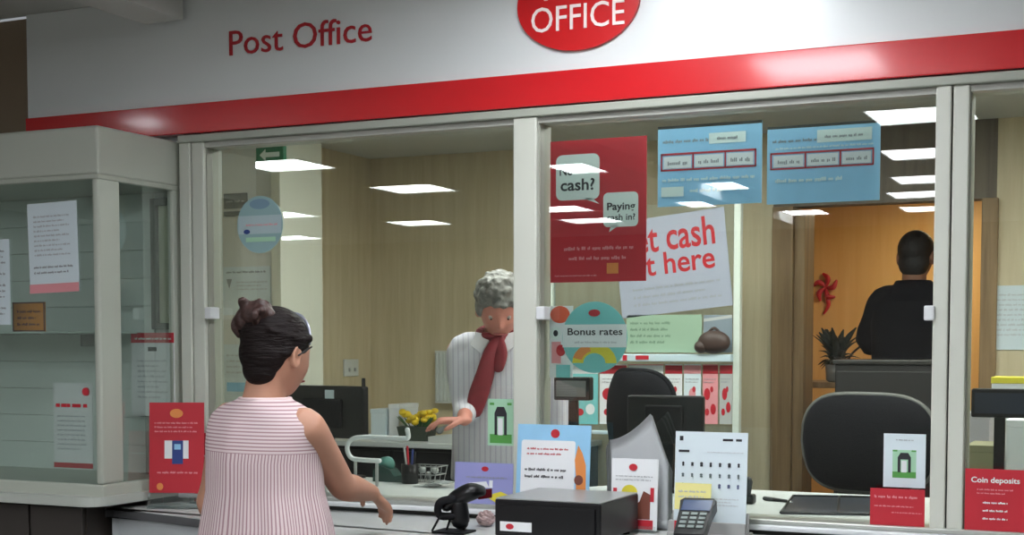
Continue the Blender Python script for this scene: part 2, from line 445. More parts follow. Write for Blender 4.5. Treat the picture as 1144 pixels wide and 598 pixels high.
box_struct('wall_backroom_right', 0.6, 0.7, YB+0.1, 5.3, 0, ZS, M_orange)
# white partition with notices, and the door in the left wall
PX0, PX1 = -3.84, at(316, 300, 1.2).x
b = NB(); bx(b, PX0, PX1-0.05, 1.2, 1.5, ZF, ZS-0.0); struct('wall_partition', b, M_white)
b = NB(); bx(b, PX1-0.05, PX1, 1.185, 1.52, ZF, ZS, 0.004); struct('trim_2', b, mat('trim_cream', (208, 208, 192), 0.5))
dl = struct('door_1', NB_ := (lambda bb: (bx(bb, -3.838, -3.80, 1.35, 1.93, ZF, 2.03, 0.003), bb)[1])(NB()), mat('door_grey_white', (198, 200, 200), 0.5))
b = NB(); tube(b, [(-3.80, 1.86, 1.05), (-3.74, 1.86, 1.05), (-3.74, 1.76, 1.05)], 0.009, 8); obj('door_handle', b, M_steel, dl, True)
b = NB(); bx(b, -3.838, -3.79, 1.95, 2.02, ZF, 2.07, 0.004); bx(b, -3.838, -3.79, 1.3, 1.95, 2.035, 2.07, 0.004); struct('trim_3', b, mat('trim_cream', (208, 208, 192), 0.5))
# ---------------- frame of the screen
def X0(px): return at(px, 350, 0).x
xl0, xg, xl1 = X0(206), X0(218.5), X0(232)
xm0, xm1 = X0(576), X0(602); xr0, xrg, xr1 = X0(1043), X0(1061), X0(1080)
ZT = 2.19; ZB = 1.0
def post(name, x0, x1, gap=None, latch=None):
    b = NB()
    if gap: bx(b, x0, gap-0.002, -0.02, 0.085, 0.96, ZT, 0.004); bx(b, gap+0.002, x1, -0.016, 0.085, 0.96, ZT, 0.004)
    else: bx(b, x0, x1, -0.02, 0.085, 0.96, ZT, 0.005)
    o = struct(name, b, M_frame)
    b = NB(); bx(b, x1, x1+0.004, 0.0, 0.083, 1.0, ZT-0.005); obj('side_lining', b, M_jamb, o)
    if gap: b = NB(); bx(b, gap-0.002, gap+0.002, -0.006, 0.07, 0.97, ZT-0.005); obj('gap', b, M_dark, o)
    if latch:
        for px, s in latch:
            q = at(px, 350, -0.01); b = NB(); bx(b, q.x-0.014, q.x+0.014, -0.03, 0.02, q.z-0.02, q.z+0.02, 0.004)
            obj('latch', b, M_railw, o)
    return o
post('trim_4', xl0, xl1, xg, [(236, 1)])
post('trim_5', xm0, xm1, None, [(606, 1)])
post('trim_6', xr0, xr1, xrg, [(1039, 1)])
post('trim_7', 0.86, 0.98, 0.92)
b = NB(); bx(b, xl0, 1.0, -0.028, 0.085, 2.19, 2.215, 0.004); struct('trim_8', b, mat('head_rail', (168, 172, 160), 0.4))
b = NB(); bx(b, xl0, 1.0, -0.006, 0.08, 2.172, 2.189); struct('trim_9', b, mat('head_track', (176, 176, 168), 0.35))
b = NB(); bx(b, xl0, 1.0, -0.05, 0.06, 0.976, 0.992, 0.005, seg=3); sill = struct('trim_10', b, M_railw)
b = NB(); bx(b, xl0, 1.0, -0.03, 0.09, 0.992, 1.006, 0.003); obj('sill_track', b, M_rail, sill)
b = NB(); bx(b, xl0, 1.0, -0.015, 0.08, 0.9605, 0.976); obj('sill_painted_shade', b, M_dark, sill)  # dark strip that paints the shade below the sill lip
def pane(name, x0, x1, Y, slot=None):
    b = NB(); bx(b, x0, x1, Y, Y+0.0005, 1.006, 2.175)
    # one sheet, read as thin glass
    o = struct(name, b, M_glass); return o
pane('window_1', xl1+0.004, xm0, 0.032)
pane('window_2', xm1+0.004, xr0, 0.032)
pane('window_3', xr1+0.004, 0.86, 0.032)

# ------------------------------------------------------------------ fascia and signs
b = NB(); bx(b, XL, 1.6, -0.02, -0.001, 2.318, ZC-0.002); fa = obj('fascia_board', b, M_fascia)
tag(fa, 'long white fascia board lettered in red above the counter windows', 'sign board')
b = NB(); add_text(b, 'Post Office', X0(264), X0(421), at(264, 62, -0.02).z, at(264, 34, -0.02).z, -0.0205, 0.0, 0.004)
obj('lettering', b, M_letter, fa)
b = NB(); bx(b, XL, 1.6, -0.034, -0.0, 2.2185, 2.3175, 0.003); rb = obj('red_band', b, M_band)
tag(rb, 'long glossy red band running along the bottom of the white fascia', 'sign band')
cxs = (at(580, 3, -0.02).x+at(716, 3, -0.02).x)/2; rxs = (at(716, 3, -0.02).x-at(580, 3, -0.02).x)/2
czs = at(648, 3, -0.02).z; rzs = czs-at(646, 57, -0.02).z
b = NB(); prism(b, [(cxs+rxs*math.cos(2*PI*k/72), czs+rzs*math.sin(2*PI*k/72)) for k in range(72)], 'y', -0.034, -0.0205)
ov = obj('oval_sign', b, M_red); tag(ov, 'red oval sign with white capital letters in the middle of the white fascia', 'sign')
b = NB(); z0 = at(596, 33, -0.034).z; z1 = at(596, 11, -0.034).z
z0 = czs-0.080; z1 = czs-0.006
add_text(b, 'OFFICE', at(594, 20, -0.034).x, at(698, 10, -0.034).x, z0, z1, -0.0345, 0.0, 0.003)
add_text(b, 'POST', cxs-0.105, cxs+0.105, czs+0.012, czs+0.086, -0.0345, 0.012, 0.004)
obj('lettering', b, mat('sign_letter_white', (250, 236, 232), 0.4), ov)

# ------------------------------------------------------------------ lamps
def troffer(x, y, z, s, m, label, group, name='ceiling_light'):
    t = empty(name, (x, y, z)); tag(t, label, 'ceiling light', group)
    b = NB(); h = s/2
    for a in ((-h-.02, h+.02, h, h+.02), (-h-.02, h+.02, -h-.02, -h), (-h-.02, -h, -h, h), (h, h+.02, -h, h)): bx(b, a[0], a[1], a[2], a[3], -0.015, -0.0005)
    obj('frame', b, M_white, t); b = NB(); bx(b, -h, h, -h, h, -0.008, -0.0005); obj('diffuser', b, m, t)
LG = 'ceiling panels over the customers'; LL = 'lit square panel in the white ceiling above the customers'
for x, y in ((-1.27, -0.8), (-1.30, -2.1), (-5.2, -3.75), (-5.08, -5.3), (-6.45, -7.9), (-7.2, -6.65), (-8.6, -8.95), (-3.4, -4.7), (-4.7, -7.2), (-4.85, -8.35),
             (-3.02, -6.1), (-3.36, -7.3), (-2.9, -8.4), (-1.28, -4.92), (-1.45, -6.3), (-1.65, -7.3), (-1.75, -8.5), (-1.1, -3.45), (0.7, -2.1), (0.7, -4.9)):
    troffer(x, y, ZC, 0.5, M_lamp, LL, LG)
troffer(-4.86, -2.1, ZC, 0.2, M_lamp, 'small square ceiling light in front of the brown wall', None)
for x in (-2.3, -1.3, -0.3, 0.8):  # added panels, out of view, placed to brighten the staff room
    troffer(x, 1.0, ZS, 0.55, M_lamp2, 'added square ceiling panel, out of view above the staff desk', 'added ceiling panels above the staff desk')
troffer(-0.9, 4.3, ZS, 0.5, M_lampw, 'warm square ceiling panel in the orange back room', None)

# ------------------------------------------------------------------ display case on the left
XC = -3.06; YC = -0.40; CX0 = -4.35; ZCB = 0.985
case = empty('display_case', (XC, YC, ZCB)); tag(case, 'cream framed glass display case beside the left end of the window', 'display case')
def cpart(n, f, m, sm=False):
    b = NB(); f(b); xf(b, Matrix.Translation(-Vector((XC, YC, ZCB)))); return obj(n, b, m, case, sm)
zt = at(150, 0, -0.4).z
cpart('header', lambda b: bx(b, CX0, XC, YC, 0.018, 2.045, 2.2, 0.008), M_case)
cpart('header_lip', lambda b: bx(b, CX0-.004, XC+.004, YC-.006, 0.018, 2.03, 2.046, 0.003), mat('case_lip', (176, 180, 168), 0.4))
def posts(b):
    bx(b, XC-0.028, XC, YC, YC+0.105, 1.05, 2.035, 0.01, seg=3)
cpart('corner_post', posts, M_case)
cpart('rear_post', lambda b: bx(b, XC-0.025, XC, -0.03, 0.018, 1.05, 2.035, 0.004), M_case)
cpart('left_post', lambda b: bx(b, CX0, CX0+0.03, YC, YC+0.05, 1.05, 2.035, 0.004), M_case)
cpart('plinth', lambda b: bx(b, CX0, XC, YC+0.0, 0.018, 1.0, 1.05, 0.006), M_case)
def tray(b):
    r = 0.07; x1, y0 = XC+0.012, YC-0.05
    arc = [(x1-r+r*math.cos(a), y0+r+r*math.sin(a)) for a in [math.radians(-90+i*15) for i in range(7)]]
    prism(b, [(CX0, y0)]+arc+[(x1, 0.018), (CX0, 0.018)], 'z', 0.982, 1.012)
cpart('base_tray', tray, mat('tray_cream', (190, 194, 186), 0.4))
cpart('back_panel', lambda b: [bx(b, CX0, XC-0.11, 0.0, 0.012, 1.05+0.098*k, 1.05+0.098*k+0.0965, 0.001) for k in range(10)], M_backp)
cpart('front_glass', lambda b: bx(b, CX0+.03, XC-0.028, YC+0.012, YC+0.0125, 1.05, 2.03), M_caseglass)
cpart('side_glass', lambda b: bx(b, XC-0.012, XC-0.0115, YC+0.105, -0.03, 1.05, 2.03), M_caseglass)
zsf = at(50, 371, -0.25).z
cpart('glass_shelf', lambda b: bx(b, CX0+.03, XC-0.16, YC+0.03, -0.005, zsf-0.006, zsf, 0.002), mat('shelf_edge', (206, 220, 214), 0.15))
for xx in (-4.0, -3.45): cpart('shelf_bracket', lambda b: bx(b, xx, xx+.012, -0.06, -0.0, zsf-0.05, zsf-0.008, 0.002), M_steel)
q0, q1 = at(168, 222, -0.015), at(209, 368, -0.015)
def bfr(b):
    x0, x1, z1, z0 = q0.x, -3.092, q0.z, q1.z; w_ = 0.022
    bx(b, x0, x0+w_*1.2, -0.02, -0.002, z0, z1, .002); bx(b, x0, x1, -0.02, -0.002, z1-w_*1.2, z1, .002); bx(b, x0, x1, -0.02, -0.002, z0, z0+w_, .002)
cpart('back_frame', bfr, mat('frame_dark_olive', (70, 72, 66), 0.6))
cpart('framed_panel', lambda b: bx(b, q0.x+.02, -3.092, -0.006, -0.001, q1.z+.01, q0.z-.01), mat('panel_sage', (186, 188, 162), 0.6))

def dark_base():
    t = empty('base_cabinet', (-3.7, -0.2, 0)); tag(t, 'dark brown base cabinet underneath the glass display case', 'cabinet')
    o = Vector((-3.7, -0.2, 0))
    b = NB(); bx(b, CX0, XC-0.095, YC+0.03, 0.018, 0.08, 0.981); xf(b, Matrix.Translation(-o)); obj('body', b, M_cab, t)
    b = NB(); bx(b, CX0+.02, XC-0.11, YC+0.06, 0.01, 0, 0.08); xf(b, Matrix.Translation(-o)); obj('plinth', b, M_black, t)
    xs = [CX0, -3.9, at(37, 580, YC+.03).x, XC-.095]
    for a, c in zip(xs, xs[1:]):
        b = NB(); bx(b, a+.004, c-.004, YC+0.012, YC+0.03, 0.1, 0.97, 0.003); xf(b, Matrix.Translation(-o)); d = obj('door', b, M_cab, t)
        b = NB(); bx(b, c-.04, c-.03, YC-0.004, YC+0.012, 0.6, 0.72, 0.003); xf(b, Matrix.Translation(-o)); obj('handle', b, M_steel, d)
dark_base()

# papers in and on the display case
YG = YC+0.009
s = poster('notice_sheet', 32, 87, 226, 327, YG-0.001, M_paperb, [('print', M_inkl, [('l', .12, .12, .85, .6, 9)]), ('text', M_inkg, [('l', .1, .68, .9, .8, 2)]), ('red_strip', M_prpink, [('r', 0, .9, 1, 1)])], (0, math.radians(-1.5), 0))
tag(s, 'white notice with a red foot strip on the upper left case glass', 'notice')
s = poster('notice_sheet', -30, 11, 268, 363, YG-0.001, M_paperb, [('text', M_inkg, [('l', .1, .1, .9, .9, 12)])])
tag(s, 'white sheet cut off by the left edge of the photo, on the case glass', 'notice')
s = poster('leaflet', 60, 103.5, 428, 523, YC+.0145, M_paper, [('heading', M_prred, [('t', 'Travel money', .08, .88, .21, .27, .03), ('e', .87, .1, .07, .05)]), ('text', M_inkl, [('l', .1, .36, .85, .8, 8)]), ('red_strip', M_prred, [('r', 0, .94, 1, 1)])])
s2 = s
# (heading kept as unreadable strokes: the photo shows no legible words)
bpy.data.objects.remove([c for c in s.children if c.name.startswith('heading')][0], do_unlink=True)
b = NB(); W_, H_ = s.dimensions.x, s.dimensions.z
for k, wd in enumerate((0.1, 0.13, 0.09, 0.15, 0.08, .1)): bx(b, W_*(-.42+.14*k), W_*(-.42+.14*k+wd), -0.003, -0.0022, H_*.215, H_*.255)
obj('lettering', b, M_prred, s)
b = NB(); prism(b, [(W_*.34+W_*.08*math.cos(a*PI/10), H_*.4+W_*.08*math.sin(a*PI/10)) for a in range(20)], 'y', -0.003, -0.0022); obj('emblem', b, M_prred, s)
tag(s, 'white leaflet with red print and red foot at the bottom of the case glass', 'leaflet')
s = poster('sign_card', 14, 50, 334, 367, -0.33, mat('card_orange', (236, 150, 48), 0.6), [('border', M_prbrown, [('r', 0, 0, 1, .05), ('r', 0, .95, 1, 1), ('r', 0, 0, .04, 1), ('r', .96, 0, 1, 1)]), ('text', M_prbrown, [('l', .15, .2, .9, .85, 3)])], thick=.004)
zsf = zsf
s.location.z = zsf+s.dimensions.z/2+0.0005
tag(s, 'small orange card standing on the glass shelf of the case', 'card')
s = poster('leaflet', 147, 195, 372, 465, -0.03, M_paper, [('red_strip', M_prred, [('r', 0, 0, 1, .12)]), ('drawing', M_inkl, [('l', .15, .3, .85, .8, 8)]), ('symbol', M_ink, [('r', .4, .17, .6, .22)]), ('heading', M_prwhite, [('l', .1, .03, .95, .1, 1)])])
tag(s, 'white leaflet with a red top strip inside the right end of the case', 'leaflet')
# stand for it inside the case: small easel
e = empty('leaflet_easel', (s.location.x, -0.022, 1.0502)); tag(e, 'small clear easel holding the red-topped leaflet in the case', 'easel')
b = NB(); hh = s.location.z-s.dimensions.z/2-1.0502
bx(b, -0.05, 0.05, -0.02, 0.015, 0, 0.004, .001); bx(b, -0.04, 0.04, -0.004, 0.0, 0.0, hh+0.1); bx(b, -0.05, 0.05, -0.014, 0, hh-0.004, hh-0.0005); obj('back_plate', b, M_acryl, e)

# ------------------------------------------------------------------ counter in front of the screen
ZK = 0.96
cA = atz(121, 567, ZK); cB = atz(224, 579.5, ZK); sl = (cB.y-cA.y)/(cB.x-cA.x)
cA.x = max(cA.x, XC+0.02-0.1)
cC = Vector((-1.75, cA.y+sl*(-1.75-cA.x)))
cn = empty('counter', (cA.x, cA.y, 0)); tag(cn, 'pale grey service counter with dark edge running below the windows', 'counter')
poly = [(-3.045, -0.018), (-3.045, cA.y-0.02), (cC.x, cC.y), (1.0, cC.y), (1.0, -0.018)]
def off(pts, d): return pts
T = Matrix.Translation((-cA.x, -cA.y, 0))
b = NB(); prism(b, [(-3.045, -0.018), (cA.x+.0, -0.30), (cA.x, cA.y), (cC.x, cC.y), (1.0, cC.y), (1.0, -0.018)], 'z', ZK-0.004, ZK); xf(b, T); obj('worktop', b, M_counter, cn)
b = NB(); prism(b, [(-3.045, -0.018), (cA.x+.0, -0.30), (cA.x, cA.y), (cC.x, cC.y), (1.0, cC.y), (1.0, -0.018)], 'z', ZK-0.03, ZK-0.004); xf(b, T); obj('edge', b, M_cedge, cn)
b = NB(); prism(b, [(-3.03, -0.018), (cA.x+.012, -0.28), (cA.x+.012, cA.y+.015), (cC.x, cC.y+.02), (.98, cC.y+.02), (.98, -0.018)], 'z', 0.0, ZK-0.03); xf(b, T); obj('front_panel', b, M_cfront, cn)

# staff desk (in an L) and back cabinet
dk = empty('staff_desk', (-1.2, 0.1, ZF)); tag(dk, 'white staff desk running behind the windows', 'desk')
T = Matrix.Translation((1.2, -0.1, -ZF))
b = NB(); prism(b, [(-3.0, .112), (-3.0, .62), (-1.8, .62), (-1.7, .78), (.9, .78), (.9, .112)], 'z', 0.98, 1.003); xf(b, T); obj('desktop', b, M_desk, dk)
b = NB(); prism(b, [(-2.98, .14), (-2.98, .5), (-1.8, .5), (-1.8, .14)], 'z', ZF, .98); xf(b, T); obj('pedestal', b, M_lgrey, dk)
for x, y in ((-1.55, .72), (.84, .72), (.84, .16), (-1.5, .16)):
    b = NB(); bx(b, x-.025, x+.025, y-.025, y+.025, ZF, .98, .003); xf(b, T); obj('leg', b, M_grey, dk)
bc = empty('back_cabinet', (-3.2, 2.4, ZF)); tag(bc, 'low cabinet with white top and dark front against the back wall', 'cabinet')
T = Matrix.Translation((3.2, -2.4, -ZF))
b = NB(); bx(b, -3.835, -2.5, 2.02, 2.615, 1.0, 1.025, .003); xf(b, T); obj('top', b, M_desk, bc)
b = NB(); bx(b, -3.83, -2.52, 2.08, 2.61, ZF, 1.0); xf(b, T); obj('body', b, M_blackm, bc)
for k in range(3):
    x = -3.82+.43*k; b = NB(); bx(b, x, x+.42, 2.06, 2.08, ZF+.03, .98, .002); xf(b, T); d = obj('door', b, M_blackm, bc)
    b = NB(); bx(b, x+.38, x+.395, 2.045, 2.06, .8, .92, .002); xf(b, T); obj('handle', b, M_steel, d)

# ------------------------------------------------------------------ things on the glass, window 2
YP = 0.045
lg = [('rr', .06, .10, .52, .42, .02), ('p', [(.34, .41), (.44, .41), (.52, .455)]), ('rr', .56, .38, .92, .62, .015), ('p', [(.64, .61), (.72, .61), (.62, .655)])]
s = poster('poster', 615, 722, 155, 315, YP, M_prred, [
    ('speech_bubble', M_prwhite, lg[:2]), ('speech_bubble', M_prwhite, lg[2:]),
    ('lettering', M_ink, [('t', "No", .10, .24, .18, .245, .02), ('t', 'cash?', .11, .47, .27, .355, .02), ('t', 'Paying', .60, .89, .45, .52, .02), ('t', 'cash in?', .60, .89, .53, .575, .015)]),
    ('text', M_prpink, [('l', .15, .73, .88, .79, 1), ('l', .2, .80, .8, .86, 1), ('l', .05, .94, .5, .965, 1)]), ('logo', M_prora, [('r', .6, .87, .72, .945)])], thick=.003)
tag(s, 'red poster with two white speech bubbles at the left of the middle window', 'poster')
def board(l, r, t, b_, label, boxes):
    s = poster('information_board', l, r, t, b_, YP, M_prblue, [
        ('top_rail', M_dark, [('r', 0, 0, 1, .035)]),
        ('heading', M_inkg, [('l', .05, .14, .5, .24, 1)]),
        ('label_strip', M_prwhite, boxes[0]),
        ('red_frame', M_prred, [('r', .03, .34, .95, .365), ('r', .03, .54, .95, .56), ('r', .03, .34, .045, .56), ('r', .34, .34, .355, .56), ('r', .65, .34, .665, .56), ('r', .935, .34, .95, .56)]),
        ('price_card', M_paper, [('r', .06, .38, .33, .53)]), ('price_card', M_paper, [('r', .365, .38, .64, .53)]), ('price_card', M_paper, [('r', .675, .38, .925, .53)]),
        ('text', M_inkg, [('l', .1, .4, .3, .52, 1), ('l', .4, .4, .62, .52, 1), ('l', .71, .4, .9, .52, 1)]+boxes[1]),
        ('white_text', M_prwhite, boxes[2])], thick=.004)
    tag(s, label, 'sign')
board(735, 851, 138, 229, 'blue board with a red row of three white cards, left one of the hanging pair', ([('r', .5, .12, .85, .25)], [('l', .58, .14, .78, .23, 1)], [('l', .05, .62, .95, .72, 1), ('r', .04, .76, .26, .88), ('l', .32, .76, .9, .86, 1)]))
board(857, 983, 138, 226, 'blue board with a red row of three white cards, right one of the hanging pair', ([('r', .45, .08, .93, .24)], [('l', .52, .12, .86, .21, 1)], [('l', .08, .64, .7, .76, 1), ('l', .08, .26, .95, .32, 1)]))
s = poster('round_sticker', 628, 701, 337, 417, YP, M_prteal, [('arch', M_pryel, [('p', [(.5+.34*math.cos(a), .86-.28*math.sin(a)) for a in [PI*k/12 for k in range(13)]]+[(.5+.17*math.cos(a), .86-.14*math.sin(a)) for a in [PI*(12-k)/12 for k in range(13)]])]),
    ('orange_end', M_prora, [('p', [(.5+.34*math.cos(a), .86-.28*math.sin(a)) for a in [PI*k/12 for k in range(7, 12)]]+[(.5+.2*math.cos(a), .86-.17*math.sin(a)) for a in [PI*(12-k)/12 for k in range(1, 6)]])]),
    ('white_band', M_paper, [('r', .01, .32, .99, .64)]), ('emblem', M_prred, [('e', .5, .16, .09, .05)]), ('lettering', M_ink, [('t', 'Bonus rates', .09, .93, .37, .47, .015)]), ('text', M_inkl, [('l', .2, .53, .85, .6, 1)])], shape='ell')
tag(s, 'round turquoise sticker lettered Bonus rates on the middle window', 'sticker')
# small poster behind the round sticker
s = poster('poster', 614, 640, 342, 422, YP+.01, M_paper, [('orange_shape', mat('print_coral', (226, 92, 60), .5), [('e', .45, .12, .42, .12)]), ('ring', M_prwhite, [('e', .25, .38, .24, .09)]), ('dot', M_ink, [('e', .27, .38, .1, .045)]), ('pink_shape', M_prpink, [('r', .1, .5, .5, .8)]), ('red_shape', M_prred, [('e', .5, .62, .2, .08)]), ('blue_shape', M_prteal, [('r', .3, .82, .9, 1)])])
tag(s, 'narrow colourful poster half hidden behind the round turquoise sticker', 'poster')
def arch_card(l, r, t, b_, Y, label, white):
    base = M_paperb if white else M_prlgreen
    o = (.22, .30, .78, .82) if white else (.08, .08, .92, .95)
    U = lambda u: o[0]+(o[2]-o[0])*u
    V = lambda v: o[1]+(o[3]-o[1])*v
    pr = []
    if white: pr.append(('green_patch', M_prlgreen, [('r', U(0), V(0), U(1), V(1))]))
    pr += [('green_foot', M_prgreen, [('r', U(0), V(.78), U(1), V(1)), ('r', U(0), V(0), U(.2), V(.06)), ('r', U(.8), V(0), U(1), V(.06))]),
           ('figure', M_ink, [('p', [(U(.22), V(.8)), (U(.22), V(.26)), (U(.34), V(.1)), (U(.66), V(.1)), (U(.78), V(.26)), (U(.78), V(.8)), (U(.66), V(.8)), (U(.66), V(.34)), (U(.34), V(.34)), (U(.34), V(.8))])]),
           ('figure_centre', M_paper, [('r', U(.38), V(.38), U(.6), V(.8))])]
    if white: pr.append(('text', M_inkg, [('l', .3, .08, .75, .14, 1)]))
    s = poster('sticker', l, r, t, b_, Y, base, pr); tag(s, label, 'sticker')
arch_card(545, 574, 446, 498, .027, 'green sticker with a black arch figure beside the central post', False)
arch_card(987, 1034, 485, 545, .027, 'white card with a green square and arch figure, low in the middle window', True)
s = poster('leaflet', 972, 1033, 546, 587, -.015, M_prred, [('text', M_prpink, [('l', .08, .12, .9, .3, 1), ('l', .08, .42, .8, .52, 1), ('l', .4, .6, .95, .68, 1)])])
tag(s, 'small red landscape leaflet on the sill, beside the right post', 'leaflet')
s.location.z = 1.0065+s.dimensions.z/2
s = poster('leaflet', 1078, 1146, 523, 592, -.02, M_prred, [('lettering', M_prwhite, [('t', 'Coin deposits', .1, .9, .13, .25, .02)]), ('text', M_prpink, [('l', .2, .3, .8, .42, 2)]), ('table', M_prwhite, [('l', .3, .5, .72, .58, 1), ('l', .3, .63, .72, .71, 1), ('l', .3, .76, .72, .84, 1)])])
tag(s, 'red leaflet lettered Coin deposits at the right edge of the photo', 'leaflet')
s.location.z = 1.0065+s.dimensions.z/2
s = poster('leaflet', 508, 573, 499, 545, -.02, M_prpurple, [('emblem', M_prred, [('e', .52, .15, .06, .06)]), ('text', M_inkg, [('l', .2, .3, .9, .4, 1)]), ('white_mark', M_paper, [('p', [(.25, .5), (.55, .45), (.6, .6), (.35, .62)]), ('r', .6, .42, .66, .6)]), ('yellow_patch', M_pryel, [('p', [(.55, .8), (.8, .68), (.98, .78), (.75, .98)])])], (math.radians(-4), 0, 0))
s.location.z = 1.0065+s.dimensions.z/2
tag(s, 'lilac landscape leaflet standing on the sill at the central post', 'leaflet')
# sticker and notices on the white partition
yp = 1.195
s = poster('round_sticker', 265, 316, 219, 283, .027, M_acryl if False else mat('sticker_pale_teal', (146, 178, 180), .5), [('upper_print', mat('sticker_blue', (120, 150, 170), .5), [('e', .5, .14, .22, .09)]), ('pale_band', mat('sticker_pale', (176, 196, 200), .5), [('r', .03, .34, .97, .66)]), ('text', M_prpink, [('l', .2, .46, .9, .54, 1)]), ('dot', M_prdblue, [('e', .22, .62, .07, .04)]), ('green_foot', M_prlgreen, [('r', .2, .72, .85, .8)])], shape='ell')
tag(s, 'round pale blue sticker on the glass in front of the white partition', 'sticker')
s = poster('wall_plate', 250, 276, 216, 233, yp, M_grey, [('text', M_lgrey, [('l', .1, .3, .9, .7, 1)])], thick=.004); tag(s, 'small grey plate on the white partition, topmost of the two', 'plate')
s = poster('wall_plate', 250, 276, 236, 241, yp, M_grey, (), thick=.004); tag(s, 'thin grey plate on the white partition under the larger plate', 'plate')
s = poster('notice_sheet', 249, 302, 298, 352, yp, M_paperb, [('heading', M_inkg, [('l', .08, .05, .92, .16, 1)]), ('symbol', M_inkg, [('p', [(.08, .25), (.2, .25), (.14, .45)])]), ('text', M_inkl, [('l', .3, .28, .95, .5, 3)])]); tag(s, 'white safety notice on the partition above the woman with the bun', 'notice')
s = poster('notice_sheet', 250, 285, 385, 470, yp, M_paperb, [('blue_print', M_prblue, [('r', .1, .5, .9, .62)]), ('text', M_inkl, [('l', .1, .1, .9, .4, 4)])]); tag(s, 'pale notice low on the partition, behind the woman with the bun', 'notice')
# exit sign on the staff ceiling
q = at(303, 172, 1.05)
ex = empty('exit_sign', (q.x, 1.05, q.z)); tag(ex, 'green lit exit sign hanging under the ceiling by the partition', 'sign')
b = NB(); bx(b, -.07, .07, -.012, .012, -.04, .03, .003); obj('panel', b, mat('exit_green', (40, 120, 84), .4), ex)
b = NB(); bx(b, -.045, -.035, -.004, .004, .03, ZS-q.z); bx(b, .035, .045, -.004, .004, .03, ZS-q.z); obj('hanger', b, M_steel, ex)
b = NB(); prism(b, [(-.05, -.005), (-.02, .02), (-.02, .005), (.05, .005), (.05, -.015), (-.02, -.015), (-.02, -.03)], 'y', -.0135, -.0125); obj('arrow', b, M_prwhite, ex)
# smoke detector-like small device on window top (white latch block)
# wall things at the back
s = poster('radiator_panel', 486, 545, 392, 451, YB-.05, M_white, (), thick=.045)
b = NB(); W_, H_ = s.dimensions.x, s.dimensions.z
for k in range(14): x = -W_/2+W_*(k+.25)/14; bx(b, x, x+W_*.5/14, -.008, 0, -H_*.46, H_*.46, .002)
obj('rib', b, mat('radiator_rib', (206, 210, 204), .5), s); s.name = 'radiator'
tag(s, 'white ribbed radiator panel on the back wall behind the grey haired clerk', 'radiator')
q = atx(391, 411, -3.84)
sk = empty('wall_socket', (-3.84, q.y, q.z)); tag(sk, 'white plastic socket on the left staff wall, right of the door', 'socket')
b = NB(); bx(b, 0, .012, -.07, .07, -.045, .045, .004); obj('plate', b, M_white, sk)
b = NB(); bx(b, .012, .02, .02, .035, -.02, 0, .002); bx(b, .012, .02, -.035, -.02, -.02, 0, .002); obj('switch', b, M_lgrey, sk)
s = poster('notice_sheet', 1107, 1160, 319, 391, YB-.006, M_paperb, [('text', M_inkl, [('l', .1, .1, .9, .8, 9)])]); tag(s, 'white sheet pinned on the pale back wall near the right edge', 'notice')
# red ribbon flower on the orange wall, seen through the doorway
q = at(922, 330, 5.18)
rf = empty('wall_decoration', (q.x, 5.199, q.z)); tag(rf, 'red ornament hanging on the orange wall in the back room', 'ornament')
b = NB()
for k in range(5): a = k*2*PI/5; tube(b, [(0, -.01, .05), (.05*math.cos(a), -.02, .05+.06*math.sin(a)), (.08*math.cos(a+.5), -.015, .05+.09*math.sin(a+.5))], [.008, .018, .008], 8)
obj('bow', b, M_prred, rf, True); b = NB(); tube(b, [(0, -.01, .02), (.02, -.012, -.06), (-.01, -.01, -.12)], [.01, .014, .006], 8); obj('tail', b, M_prred, rf, True)

# ------------------------------------------------------------------ clear screen with posters behind the middle window
YS = 1.9
xs0, xs1 = at(612, 350, YS).x, at(828, 350, YS).x
sc = empty('clear_screen', ((xs0+xs1)/2, YS, ZF)); tag(sc, 'free standing clear screen with white posts behind the middle window', 'screen')
T = Matrix.Translation((-(xs0+xs1)/2, -YS, -ZF))
ztop = at(822, 222, YS).z
for x in (xs0, xs1-.03):
    b = NB(); bx(b, x, x+.03, YS-.02, YS+.02, ZF+.02, ztop, .004); xf(b, T); obj('post', b, mat('post_white', (208, 216, 206), .4), sc)
    b = NB(); bx(b, x-.01, x+.04, YS-.1, YS+.1, ZF, ZF+.02, .004); xf(b, T); obj('foot', b, M_white, sc)
b = NB(); bx(b, xs0+.03, xs1-.03, YS, YS+.004, .7, ztop-.01); xf(b, T); obj('clear_sheet', b, M_acryl, sc)
zr = at(770, 400, YS).z
b = NB(); bx(b, xs0+.03, xs1-.03, YS-.05, YS-.001, zr-.016, zr+.016, .003); xf(b, T); obj('leaflet_rail', b, mat('rail_pale_blue', (196, 214, 222), .4), sc)
b = NB(); bx(b, xs0+.03, xs1-.03, YS-.05, YS-.001, zr-.34, zr-.325, .003); xf(b, T); obj('lower_rail', b, mat('rail_pale_blue', (196, 214, 222), .4), sc)
b = NB(); bx(b, xs0+.38, xs0+.40, YS-.052, YS-.0505, zr-.012, zr+.012); bx(b, xs0+.44, xs0+.5, YS-.052, YS-.0505, zr-.008, zr+.01); xf(b, T); obj('rail_print', b, M_prred, sc)
s = poster('poster', 690, 814, 240, 349, YS-.008, mat('poster_grey_white', (156, 160, 174), .5), [('lettering', M_letter, [('t', 'Get cash', .0, .90, .06, .36, .015), ('t', 'out here', .0, .88, .37, .60, .015)]), ('text', M_inkg, [('l', .12, .68, .92, .92, 3)])], (0, math.radians(-6), 0))
tag(s, 'white poster with red words about cash, tilted on the clear screen', 'poster')
s = poster('poster', 700, 784, 352, 394, YS-.008, mat('poster_sage', (150, 176, 152), .5), [('text', mat('print_sage_dark', (104, 130, 108), .5), [('l', .05, .12, .6, .8, 4)])])
tag(s, 'pale green sheet on the clear screen under the tilted cash poster', 'poster')
